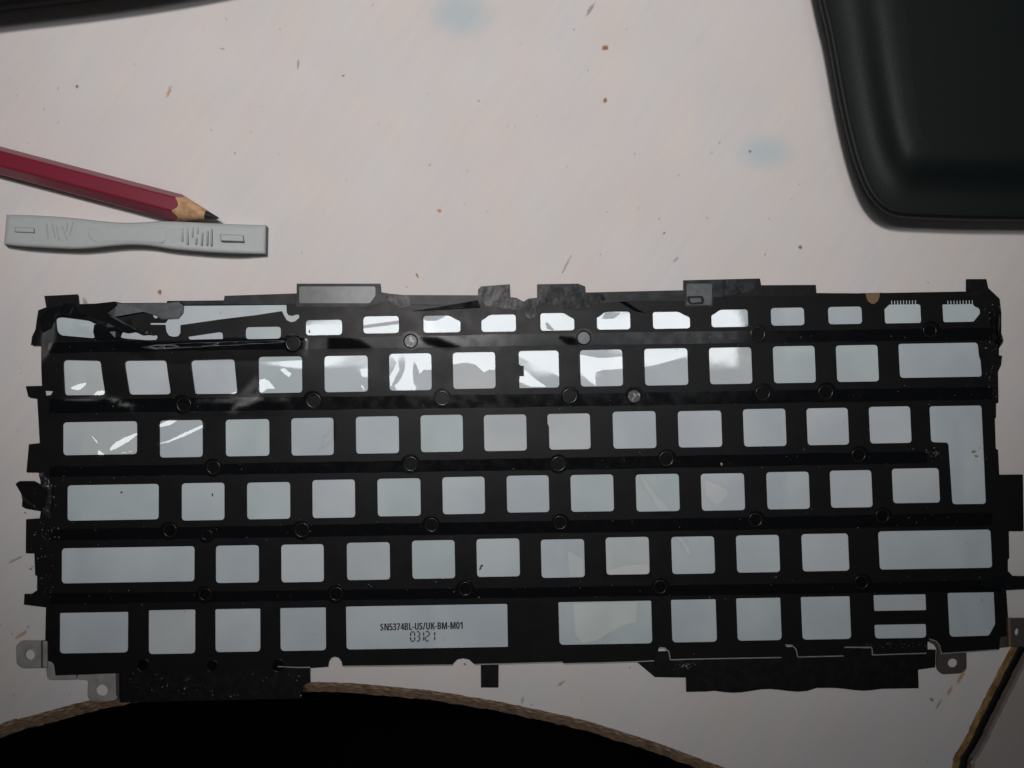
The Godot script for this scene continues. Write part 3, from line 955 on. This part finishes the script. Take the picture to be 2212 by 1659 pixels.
	fold("pale_crease", [[236, 682, 2.9], [246, 683, 2.8], [296, 713, 1.8], [290, 713, 1.8]], mats.gray, panel)
	fold("black_crease", [[880, 660, 1.0], [960, 661, 1.05], [1032, 648, 1.2], [1038, 664, 1.0], [960, 669, 0.95], [890, 672, 0.95]], mats.band, panel)
	fold("black_crease", [[1338, 652, 1.0], [1352, 651, 1.4], [1378, 668, 1.3], [1394, 676, 1.0], [1372, 672, 1.0]], mats.band, panel)
	for q in [[826, 632, 850, 636, 884, 640, 888, 662, 868, 667, 840, 652], [1040, 645, 1102, 646, 1116, 648, 1131, 655, 1142, 649, 1160, 648, 1166, 660, 1158, 688, 1143, 690, 1125, 672, 1090, 668, 1050, 662], [1166, 618, 1247, 616, 1261, 634, 1300, 634, 1310, 648, 1262, 670, 1228, 668, 1168, 656], [1035, 640, 1039, 622, 1099, 618, 1100, 642, 1070, 650]]:
		s = Shape.new()
		for k in Geometry2D.intersect_polygons(outline, pv(q)):
			sheet(s, k, [], 0.17, 6.0, 0.08)
		commit(s, "smeared_tape", mats.smear, panel)
	crumple("wrinkled_scrap", pv([1560, 606, 1638, 604, 1640, 618, 1612, 634, 1562, 640]), 0.14, 0.12, mats.scuff_sheen, panel, 4.0)
	crumple("glue_residue", pv([89, 1020, 104, 1026, 118, 1050, 116, 1090, 112, 1120, 98, 1112, 95, 1070]), 0.05, 0.5, mats.scuff_sheen, panel, 4.0)
	crumple("glue_residue", pv([104, 1028, 114, 1040, 112, 1052, 102, 1048]), 0.4, 0.5, mats.mottled, panel, 4.0)
	crumple("wrinkled_scrap", pv([2134, 668, 2156, 660, 2158, 745, 2150, 760, 2142, 730]), 0.08, 0.4, mats.crumpled, panel, 7.0)
	crumple("wrinkled_scrap", pv([2110, 1262, 2150, 1242, 2172, 1246, 2168, 1266, 2140, 1272]), 0.06, 0.3, mats.crumpled, panel, 9.0)
	crumple("wrinkled_scrap", pv([110, 668, 150, 655, 200, 668, 190, 686, 128, 686, 118, 710, 100, 720, 92, 690]), 0.06, 0.45, mats.crumpled, panel, 13.0)
	crumple("wrinkled_scrap", pv([213, 704, 240, 700, 270, 716, 268, 734, 236, 736, 212, 733]), 0.06, 0.4, mats.crumpled, panel, 11.0)
	crumple("ridge_highlight", pv([312, 752, 345, 747, 420, 742, 520, 739, 618, 736, 618, 741, 520, 747, 420, 752, 345, 757]), 0.1, 0.03, mats.gray, panel, 14.0)  # grey strip laid on as the highlight along the crease
	crumple("torn_comb", pv([296, 708, 318, 714, 344, 722, 338, 726, 314, 720]), 0.6, 0.4, mats.tape, panel, 5.0)
	# the flap torn off at the left edge, and the curled lump at the right
	fold("torn_flap", [[55, 1099, 0.2], [47, 1094, 0.4], [48, 1080, 0.8], [45, 1066, 0.5], [35, 1049, 0.2], [33, 1045, 0.3], [42, 1039, 0.6], [74, 1039, 1.1], [86, 1046, 1.2], [100, 1060, 1.5], [98, 1090, 1.4], [86, 1104, 0.9]], mats.ink, panel)
	for q in [[2156, 700, 4.0, 26.0, 0.04], [2161, 737, 7.0, 9.0, 0.3]]:
		s = Shape.new()
		var rings := []
		for k in 7:
			var a := k / 6.0 * PI / 2.0
			var lap := disc(0, 0, q[2] * maxf(0.03, cos(a)), q[3] * maxf(0.03, cos(a)), 16)
			var ring := PackedVector3Array()
			for w in lap:
				var r := w.rotated(q[4])
				ring.append(at(q[0] + r.x, q[1] + r.y, 0.0007 + 0.0016 * sin(a)))
			rings.append(ring)
		loft(s, rings)
		commit(s, "curled_edge", mats.post, panel)
	# tapes and tongues along the lower edge
	s = Shape.new()
	plate(s, pv([257.5, 1446, 420, 1441, 560, 1437, 670, 1434, 669.5, 1455, 670, 1474, 662, 1476, 655, 1480, 651, 1509, 560, 1511, 420, 1514, 257.8, 1518]), [], 0.05, 0.62)
	commit(s, "lower_black_tape", mats.tape, panel)
	s = Shape.new()
	var wavy := PackedVector2Array()
	for k in 26:
		var u := lerpf(1483, 1985, k / 25.0)
		wavy.append(Vector2(u, lerpf(1495, 1487, k / 25.0) - 3.5 * sin(k * 0.9) * float(k > 2 and k < 21) - 4.0 * exp(-pow((u - 1767.0) / 16.0, 2.0))))
	var tongue := pv([2022, 1404, 2020.4, 1442, 1983.6, 1447])
	wavy.reverse()
	tongue.append_array(wavy)
	tongue.append_array(pv([1482, 1464, 1415, 1463, 1372, 1427, 1416, 1408, 1700, 1398]))
	plate(s, tongue, [], 0.05, 0.5)
	commit(s, "lower_black_tongue", mats.tape, panel)
	s = Shape.new()
	plate(s, pv([1038.3, 1428, 1077, 1427, 1076.5, 1485.5, 1039, 1485.5]), [], 0.05, 0.5)
	commit(s, "flex_stub", mats.tape, panel)
	# the thin bright rim of the metal plate along the lower edge
	for line in [[1219, 1434, 1300, 1432, 1375, 1429.6, 1413, 1427.6], [1425, 1399, 1436, 1400, 1445, 1408, 1448, 1425.5, 1500, 1424, 1600, 1422, 1688, 1420.5], [1697, 1393.5, 1711, 1394, 1720, 1403, 1723.5, 1419.5, 1822, 1417.2], [1825, 1398.5, 1879, 1398.2, 1884, 1401, 1885, 1415, 1940, 1413.2, 2001, 1411.5], [2008, 1381, 2022, 1385, 2030, 1395, 2034, 1412, 2090, 1408.5, 2155, 1403.6], [741, 1439.5, 860, 1438.2, 976, 1436.7], [1026, 1435.6, 1090, 1434.2, 1215, 1430.6], [600, 1440, 640, 1442, 670, 1442]]:
		s = Shape.new()
		rod(s, pv(line), 1.2, 0.95)
		commit(s, "metal_rim", mats.metal, panel)
	brackets(panel)
	marks(panel)
	grit(panel, keys)


func rod(s: Shape, line: PackedVector2Array, r: float, high: float) -> void:
	for i in line.size() - 1:
		var t := (line[i + 1] - line[i]).normalized() * r
		var w := Vector2(-t.y, t.x)
		var a := line[i] - t * 0.4
		var b := line[i + 1] + t * 0.4
		plate(s, PackedVector2Array([a - w, b - w, b + w, a + w]), [], 0.3, high + 0.004 * (i % 2), 0.5)


func post(panel: Node3D, u: float, v: float, r: float, m: Material) -> void:
	var s := Shape.new()
	var base := height(u, v)
	var rings := []
	for q in [[1.08, 0.05], [1.05, 0.19], [0.98, 0.22], [0.91, 0.19], [0.87, 0.09]]:
		rings.append(ring_of(disc(u, v, r * q[0], r * q[0], 28), base + q[1]))
	loft(s, rings, false)
	var o := commit(s, "post_rim", mats.rim if m == mats.post else mats.post, panel)
	s = Shape.new()
	var p := disc(u, v, r * 0.9, r * 0.9, 24)
	for k in 24:
		s.flat(at(u, v, (base + 0.10) * 0.001), at(p[k].x, p[k].y, (base + 0.10) * 0.001), at(p[(k + 1) % 24].x, p[(k + 1) % 24].y, (base + 0.10) * 0.001), Vector3.UP)
	commit(s, "post_face", m, o)


func brackets(panel: Node3D) -> void:
	# two pale lugs at the left, two dark ones at the right, each a plate with a hole
	var s := Shape.new()
	plate(s, rounded(pv([44.6, 1384.3, 103, 1384.3, 103, 1443, 47, 1443.8, 35.5, 1434.7, 34.5, 1395]), 5.0), [disc(62.8, 1414.9, 12, 12)], 0.3, 1.0, 1.2)
	var o := commit(s, "mounting_lug", mats.metal, panel)
	o.set_meta("label", "pale metal lug at the lower left corner")
	s = Shape.new()
	rod(s, pv([90, 1385, 90, 1443]), 1.6, 1.25)
	commit(s, "bend_line", mats.dark_metal, o)
	s = Shape.new()
	plate(s, rounded(pv([90.9, 1425, 109, 1426.4, 119, 1436, 122.5, 1457.7, 163, 1456, 166, 1460, 164, 1468.6, 107.5, 1469.5, 101.7, 1464.5, 99, 1443]), 2.0), [], 0.02, 0.6, 1.0)
	commit(s, "plate_strip", mats.metal, panel)
	s = Shape.new()
	plate(s, rounded(pv([167, 1457, 256, 1453.5, 257, 1502, 250, 1513, 232, 1516, 195, 1515, 188.5, 1504, 190, 1471, 183, 1469, 167, 1468.6]), 4.0), [disc(219, 1491.7, 13.5, 13)], 0.02, 0.7, 1.2)
	o = commit(s, "mounting_lug", mats.metal, panel)
	o.set_meta("label", "pale brushed lug with a round hole by the table edge")
	s = Shape.new()
	plate(s, pv([249.5, 1455, 257.5, 1454.5, 257.8, 1505, 250.5, 1503]), [], 0.7, 1.3, 0.8)
	commit(s, "bent_lip", mats.dark_metal, o)
	s = Shape.new()
	plate(s, rounded(pv([2008, 1382, 2024, 1387, 2033, 1399, 2036, 1411, 2088, 1409, 2088.5, 1445, 2076, 1455, 2037, 1457, 2026, 1449, 2023, 1438, 2024.6, 1402, 2018, 1392, 2008, 1388]), 4.0), [disc(2059, 1432.7, 11, 10)], 0.02, 0.62, 1.2)
	o = commit(s, "mounting_lug", mats.dark_metal, panel)
	o.set_meta("label", "dark rounded lug with a hole at the lower right")
	s = Shape.new()
	plate(s, rounded(pv([2157, 1377, 2180, 1372, 2180, 1398, 2158, 1400]), 3.0), [], 0.02, 0.6, 1.0)
	commit(s, "plate_strip", mats.dark_metal, panel)
	s = Shape.new()
	plate(s, rounded(pv([2177, 1336, 2270, 1336, 2270, 1399, 2179, 1397]), 3.0), [disc(2199, 1366, 6.5, 9)], 0.02, 1.2, 1.5)
	o = commit(s, "mounting_lug", mats.dark_metal, panel)
	o.set_meta("label", "dark lug running out at the right")
	s = Shape.new()
	rod(s, pv([2180, 1337, 2182, 1395]), 3.0, 1.5)
	commit(s, "bend_line", mats.amber, o)


func marks(panel: Node3D) -> void:
	var font := SystemFont.new()
	font.font_names = PackedStringArray(["Droid Sans"])
	font.font_weight = 700
	var t := TextMesh.new()
	t.text = "SN5374BL-US/UK-BM-M01"
	t.font = font
	t.font_size = 32
	t.depth = 0.0
	t.pixel_size = 0.001
	var o := MeshInstance3D.new()
	o.name = "printed_code"
	var box := t.get_aabb()
	var left := at(822, 1354)
	var right := at(999, 1350)
	var wide := left.distance_to(right)
	var k := wide / box.size.x
	t.material = mats.print
	o.mesh = t
	var mid := at(910, 1353, 0.00078)
	mid.y = (height(910, 1353) - 0.03) * 0.001
	var along := (right - left).normalized()
	var upward := along.cross(Vector3.UP) * -1.0
	o.transform = Transform3D(Basis(along * k, upward * k * 1.4, Vector3.UP * k * 0.2), mid - (panel.get_meta("base") as Vector3))
	o.transform.origin -= o.transform.basis * (box.get_center() * Vector3(1, 1, 0))
	panel.add_child(o, true)
	var thick := o.duplicate() as MeshInstance3D
	thick.name = "printed_code_001"
	thick.position += along * 0.00007 + Vector3(0, 0.000004, 0)
	panel.add_child(thick, true)
	# the date code in straight strokes
	var s := Shape.new()
	var strokes := {"0": "abcdef", "3": "abcdg", "1": "bc", "2": "abged"}
	for d in [["0", 892, 8.5], ["3", 903.5, 7.5], ["1", 911, 9.0], ["2", 923.5, 8.0], ["1", 935, 9.0]]:
		var hw: float = d[2] / 2.0
		var c := Vector2(d[1], 1373.5 - (d[1] - 910.0) * 0.02)
		var ends := {"a": [-hw, -10, hw, -10], "b": [hw, -10, hw, 0], "c": [hw, 0, hw, 10], "d": [-hw, 10, hw, 10], "e": [-hw, 0, -hw, 10], "f": [-hw, -10, -hw, 0], "g": [-hw * 0.7, 0, hw, 0]}
		for e in strokes[d[0]]:
			var w: Array = ends[e]
			var a := c + Vector2(w[0], w[1])
			var b := c + Vector2(w[2], w[3])
			var n := (b - a).normalized()
			a += n * 1.2
			b -= n * 1.2
			n = Vector2(-n.y, n.x) * 1.35
			var q := []
			for p in [a - n, b - n, b + n, a + n]:
				var x: Vector3 = at(p.x, p.y)
				x.y = (height(p.x, p.y) - 0.05) * 0.001
				q.append(x)
			s.quad(q[0], q[1], q[2], q[3], Vector3.UP)
	commit(s, "printed_date", mats.print, panel)


func grit(panel: Node3D, keys: Array) -> void:
	# dust, fluff and flakes of glue on the film
	var s := Shape.new()
	var places := []
	for i in 520:
		var r := rng.randi() % BANDS.size()
		var u := rng.randf_range(100, 2150)
		var b: Array = BANDS[r]
		var f: float = (u - b[0]) / float(b[6] - b[0])
		places.append([u, lerpf(b[1], b[7], f) + rng.randf_range(-16, 44), rng.randf_range(0.4, 1.5)])
	for i in 80:
		places.append([100.0 + 14.0 * rng.randfn(), rng.randf_range(1020, 1290), rng.randf_range(0.6, 2.6)])
	for i in 60:
		places.append([rng.randf_range(265, 650), rng.randf_range(1455, 1505), rng.randf_range(0.6, 2.2)])
	for i in 26:
		places.append([2015.0 + 9.0 * rng.randfn(), 980.0 + 5.0 * rng.randfn(), rng.randf_range(0.8, 2.4)])
	for i in 30:
		places.append([1475.0 + 12.0 * rng.randfn(), 1437.0 + 5.0 * rng.randfn(), rng.randf_range(0.8, 2.6)])
	for i in 40:
		places.append([rng.randf_range(1870, 2000), 1393.0 + 3.0 * rng.randfn(), rng.randf_range(0.5, 2.0)])
	for i in 70:
		places.append([2140.0 + 8.0 * rng.randfn(), rng.randf_range(650, 860), rng.randf_range(0.5, 1.8)])
	for i in 150:
		places.append([rng.randf_range(100, 2150), rng.randf_range(650, 1440), rng.randf_range(0.4, 1.2)])
	places.append_array([[1557, 1002, 3.6], [1038, 1226, 4.5], [1041, 1221, 3.0], [670, 717, 3.5], [265, 1063, 2.5], [461, 1068, 3.5], [2144, 680, 3.0], [2100, 975, 5.0], [2106, 985, 5.0], [981, 1277, 2.6], [1485, 1443, 4.5]])
	for p in places:
		var q: Vector3 = on_sheet(p[0], p[1], 0.14)
		if p[1] > 1440.0:
			q = at(p[0], p[1], 0.0007)
		var on_key := false
		for k in keys:
			if Geometry2D.is_point_in_polygon(Vector2(p[0], p[1]), k):
				on_key = true
				break
		var g := rng.randf()
		s.tint = Color(0.24, 0.25, 0.24) * pow(rng.randf_range(0.2, 1.0), 2.0) if g < 0.82 else Color(0.20, 0.15, 0.09) * rng.randf_range(0.3, 0.9)
		if on_key:
			if p[2] < 1.5 and rng.randf() < 0.6:
				continue
			s.tint = Color(0.10, 0.05, 0.03) if p[2] > 2.4 else Color(0.14, 0.13, 0.12)
		if p[0] == 1557 or p[0] > 2095 and p[1] > 970 and p[1] < 990:
			s.tint = Color(0.36, 0.33, 0.19)
		var size: float = p[2] * 0.00013
		var turn := rng.randf() * TAU
		var long := Vector3(cos(turn), 0, sin(turn)) * size * rng.randf_range(1.0, 1.7)
		var wide := Vector3(-sin(turn), 0, cos(turn)) * size * rng.randf_range(0.4, 0.9)
		var peak := q + Vector3(0, size * 0.5, 0) + long * rng.randf_range(-0.3, 0.3)
		var ring := [q + long, q + wide, q - long * 0.8 + wide * 0.2, q - wide * 1.1]
		for k in 4:
			s.flat(ring[k], ring[(k + 1) % 4], peak, Vector3.UP)
	commit(s, "dust", mats.dust, panel).set_meta("kind", "stuff")


# ---------- the things beside it ----------
func pencil() -> void:
	var flat_r := 0.0035
	var y := flat_r + 0.0001
	var tip := at(477, 472.5, y)
	var way := (at(0, 346.5, y) - tip)
	way.y = 0.0
	way = way.normalized()
	var o := thing("pencil", "crimson hexagonal pencil with sharpened tip touching the grey pry tool", "pencil", Vector3(tip.x, 0, tip.z))
	var side := Vector3.UP.cross(way).normalized()
	var slope := flat_r / 0.0112
	var steps := 72
	var body := Shape.new()
	var cone := Shape.new()
	var lead := Shape.new()
	var rim := func(k: int) -> float:
		var a := TAU * k / steps
		var w := fposmod(a, TAU / 6.0) - TAU / 12.0
		return minf(flat_r / cos(w), flat_r * 1.125)
	var put := func(k: int, r: float, s: float) -> Vector3:
		var a := TAU * k / steps + PI / 2.0 - TAU / 12.0
		return tip + way * s + (side * cos(a) + Vector3.UP * sin(a)) * r
	var nor := func(k: int) -> Vector3:
		var a := TAU * k / steps + PI / 2.0 - TAU / 12.0
		return side * cos(a) + Vector3.UP * sin(a)
	for k in steps:
		var r0: float = rim.call(k)
		var r1: float = rim.call(k + 1)
		var s0 := r0 / slope
		var s1 := r1 / slope
		body.quad(put.call(k, r0, s0), put.call(k + 1, r1, s1), put.call(k + 1, r1, 0.165), put.call(k, r0, 0.165), nor.call(k))
		body.flat(tip + way * 0.165, put.call(k, r0, 0.165), put.call(k + 1, r1, 0.165), way)
		var rl := 0.00135
		var sl := rl / slope
		var back: Vector3 = -way * slope
		cone.squad(put.call(k, r0, s0), put.call(k + 1, r1, s1), put.call(k + 1, rl, sl), put.call(k, rl, sl), (nor.call(k) + back).normalized(), (nor.call(k + 1) + back).normalized(), (nor.call(k + 1) + back).normalized(), (nor.call(k) + back).normalized())
		var rt := 0.00028
		lead.squad(put.call(k, rl, sl), put.call(k + 1, rl, sl), put.call(k + 1, rt, rt / slope), put.call(k, rt, rt / slope), nor.call(k), nor.call(k + 1), nor.call(k + 1), nor.call(k))
		lead.flat(put.call(k, rt, rt / slope), put.call(k + 1, rt, rt / slope), tip + way * 0.0004, -way)
	commit(body, "painted_body", mats.crimson, o)
	commit(cone, "bare_wood_cone", mats.cedar, o)
	commit(lead, "lead", mats.graphite, o)


func pry_tool() -> void:
	var o := thing("pry_tool", "small grey plastic pry tool with a waisted middle below the pencil", "pry tool", at(290, 510))
	var upper := curve(pv([14, 463.5, 60, 464.5, 123, 468, 175, 472.5, 218, 477.5, 255, 480.5, 286, 481, 320, 479.5, 355, 477.5, 410, 479.5, 480, 483, 530, 485, 575.5, 486]), 5)
	var lower := curve(pv([574, 549, 530, 548.5, 464, 546, 410, 542, 368, 538, 330, 532, 300, 529.5, 273, 529.5, 240, 532, 200, 536, 164, 538, 120, 536.5, 82, 534.5, 40, 532, 8, 528]), 5)
	var p := PackedVector2Array(upper)
	p.append_array(lower)
	var s := Shape.new()
	var rings := []
	for q in [[1.0, 0.0], [0.0, 0.5], [0.0, 0.72], [1.2, 0.9], [3.2, 0.985], [6.5, 1.0]]:
		var ring := PackedVector3Array()
		var lap := inset(p, q[0])
		for w in lap:
			ring.append(at(w.x, w.y, tool_top(w.x) * q[1] * 0.001))
		rings.append(ring)
	loft(s, rings, true)
	commit(s, "tool_body", mats.nylon, o)
	for b in [[[31, 489, 74, 491, 75, 504, 30, 502]], [[474, 505, 526, 507, 528, 523, 476, 521]]]:
		s = Shape.new()
		bar(s, rounded(pv(b[0]), 2.5), 0.5, 2.4)
		commit(s, "raised_bar", mats.nylon, o)
	for b in [[101, 484, 104, 516], [112, 482, 119, 513], [121, 487, 128, 519], [133, 486, 146, 519], [146, 480, 143, 502], [158, 478, 150, 510], [395, 492, 393, 521], [406, 490, 404, 528], [417, 489, 415, 512], [428, 489, 426, 505], [437, 502, 434, 529], [424, 513, 422, 527], [448, 498, 446, 529], [457, 493, 455, 530]]:
		s = Shape.new()
		var a := Vector2(b[0], b[1])
		var e := Vector2(b[2], b[3])
		var w := (e - a).normalized().orthogonal() * 2.1
		bar(s, rounded(PackedVector2Array([a - w, a + w, e + w, e - w]), 1.5), 0.11, 1.9)
		commit(s, "grip_rib", mats.nylon, o)
	s = Shape.new()
	bar(s, rounded(pv([190, 491, 230, 487, 290, 488, 352, 488, 356, 500, 357, 522, 345, 527, 290, 523, 240, 524, 205, 526, 188, 512]), 8.0), 0.12, 5.0)
	commit(s, "thumb_rest", mats.nylon, o)


func tool_top(u: float) -> float:
	return 4.6 - 2.0 * smoothstep(490.0, 590.0, u) - 0.9 * (1.0 - smoothstep(0.0, 90.0, u))


func bar(s: Shape, p: PackedVector2Array, rise: float, edge: float) -> void:
	var rings := []
	for q in [[0.0, -0.1], [edge * 0.4, rise * 0.7], [edge, rise]]:
		var ring := PackedVector3Array()
		for w in inset(p, q[0]):
			ring.append(at(w.x, w.y, (tool_top(w.x) + q[1]) * 0.001))
		rings.append(ring)
	loft(s, rings, true)


func case_and_slab() -> void:
	var o := thing("black_case", "matt black plastic case with a rounded corner and raised lid on the white table", "case", at(2200, 200))
	var line := curve(pv([1705, -320, 1735, -160, 1768, 0, 1783, 63, 1795, 126, 1809, 204, 1826, 283, 1845, 352, 1867, 408, 1889, 440, 1914, 460, 1946, 470, 2015, 474, 2109, 477, 2212, 478, 2500, 482]), 6)
	line.append_array(pv([2700, 480, 2760, 400, 2760, -250, 2700, -320]))
	var s := Shape.new()
	var rings := []
	for q in [[12.0, 0.0], [5.0, 2.0], [0.5, 5.0], [0.0, 7.0], [2.5, 9.0], [8.0, 10.0], [15.0, 10.05], [17.0, 10.0], [19.0, 10.0]]:
		rings.append(ring_of(inset(line, q[0]), q[1]))
	loft(s, rings, false)
	commit(s, "rim", mats.casing, o)
	s = Shape.new()
	rings = []
	var inner := curve(pv([1872, -320, 1880, -160, 1893, 0, 1902, 70, 1911, 140, 1921, 205, 1931, 262, 1940, 300, 1948, 322, 1957, 338, 1968, 347, 1984, 352, 2015, 354, 2109, 355, 2212, 356, 2500, 360]), 6)
	inner.append_array(pv([2600, 360, 2640, 300, 2640, -250, 2600, -320]))
	var lip := inset(line, 19.0)
	for q in [[0.0, 10.0], [0.1, 10.03], [0.25, 10.2], [0.4, 10.6], [0.55, 11.3], [0.7, 12.3], [0.82, 13.2], [0.94, 14.0], [1.06, 14.7], [1.2, 15.2], [1.38, 15.5], [1.6, 15.6]]:
		var lap := PackedVector2Array()
		for i in lip.size():
			lap.append(lip[i].lerp(inner[i], q[0]))
		rings.append(ring_of(lap, q[1]))
	loft(s, rings, true)
	commit(s, "lid", mats.casing, o)
	o = thing("black_plastic_block", "low black plastic block, only its straight front edge in view beyond the pencil", "block", at(60, -40))
	s = Shape.new()
	var edge := curve(pv([-500, 76, -250, 56, 0, 26, 111, 13, 200, 2, 300, -12, 420, -32, 560, -60, 760, -100]), 4)
	edge.append_array(pv([900, -220, 900, -620, -500, -620]))
	rings = []
	for q in [[4.0, 0.0], [0.0, 1.5], [1.0, 5.0], [5.0, 8.5], [12.0, 11.0], [22.0, 12.4], [36.0, 13.0]]:
		rings.append(ring_of(inset(edge, q[0]), q[1]))
	loft(s, rings, true)
	commit(s, "block_body", mats.slab, o)


func _ready() -> void:
	rng.seed = 11
	var camera := Camera3D.new()
	camera.name = "camera"
	camera.position = Vector3(0, EYE_HEIGHT, 0)
	camera.rotation = Vector3(-PI / 2.0 + TILT, 0, 0)
	camera.fov = 51.95
	camera.near = 0.01
	camera.far = 20.0
	var lens := CameraAttributesPhysical.new()
	lens.frustum_focal_length = 24.63
	lens.frustum_focus_distance = 0.2265
	lens.frustum_near = 0.01
	lens.frustum_far = 20.0
	lens.exposure_aperture = 5.6
	camera.attributes = lens
	add_child(camera)
	camera.current = true
	var env := Environment.new()
	env.background_mode = Environment.BG_COLOR
	env.background_color = lin(0.027, 0.0285, 0.0305)
	env.tonemap_mode = Environment.TONE_MAPPER_LINEAR
	env.sdfgi_enabled = true
	env.ssao_enabled = true
	env.ssil_enabled = true
	var world := WorldEnvironment.new()
	world.name = "world"
	world.environment = env
	add_child(world)
	# the long roof window overhead that the glossy film mirrors
	var skylight := AreaLight3D.new()
	skylight.name = "roof_window"
	skylight.area_size = Vector2(0.47, 0.06)
	skylight.area_normalize_energy = false
	skylight.light_energy = 2.0
	skylight.light_color = Color(0.97, 0.99, 1.0)
	skylight.area_range = 5.0
	skylight.shadow_enabled = true
	skylight.position = Vector3(0.005, 0.6, -0.106)
	skylight.rotation = Vector3(-PI / 2.0, 0, 0)
	add_child(skylight)
	# an added, unseen spot whose cone makes the table fade towards its edges
	var fade_spot := SpotLight3D.new()
	fade_spot.name = "added_fade_spot"
	fade_spot.light_energy = 0.335
	fade_spot.light_color = Color(1.0, 0.975, 0.965)
	fade_spot.light_size = 0.035
	fade_spot.spot_range = 5.0
	fade_spot.spot_angle = 20.8
	fade_spot.spot_angle_attenuation = 1.0
	fade_spot.shadow_enabled = true
	fade_spot.position = Vector3(-0.075, 0.7, -0.2)
	add_child(fade_spot)
	fade_spot.look_at_from_position(fade_spot.position, at(980, -60), Vector3.FORWARD)
	# a dim warm ceiling lamp, far behind
	var ceiling := AreaLight3D.new()
	ceiling.name = "ceiling_lamp"
	ceiling.area_size = Vector2(0.26, 0.22)
	ceiling.area_normalize_energy = false
	ceiling.light_energy = 0.19
	ceiling.light_color = Color(1.0, 0.95, 0.83)
	ceiling.area_range = 5.0
	ceiling.shadow_enabled = true
	ceiling.position = Vector3(0.20, 0.9, 0.55)
	ceiling.rotation = Vector3(-PI / 2.0, 0, 0)
	add_child(ceiling)
	swell.seed = 5
	swell.frequency = 0.0065
	swell.fractal_octaves = 1
	fine.seed = 6
	fine.frequency = 0.03
	fine.fractal_octaves = 3
	for w in WRINKLES:
		var p := pv(w[0])
		var box := Rect2(p[0], Vector2.ZERO)
		for q in p:
			box = box.expand(q)
		wrinkles.append([p, box.grow(w[1]), w[1], w[2], w[3]])
	make_materials()
	paint()
	table()
	backlight()
	pencil()
	pry_tool()
	case_and_slab()
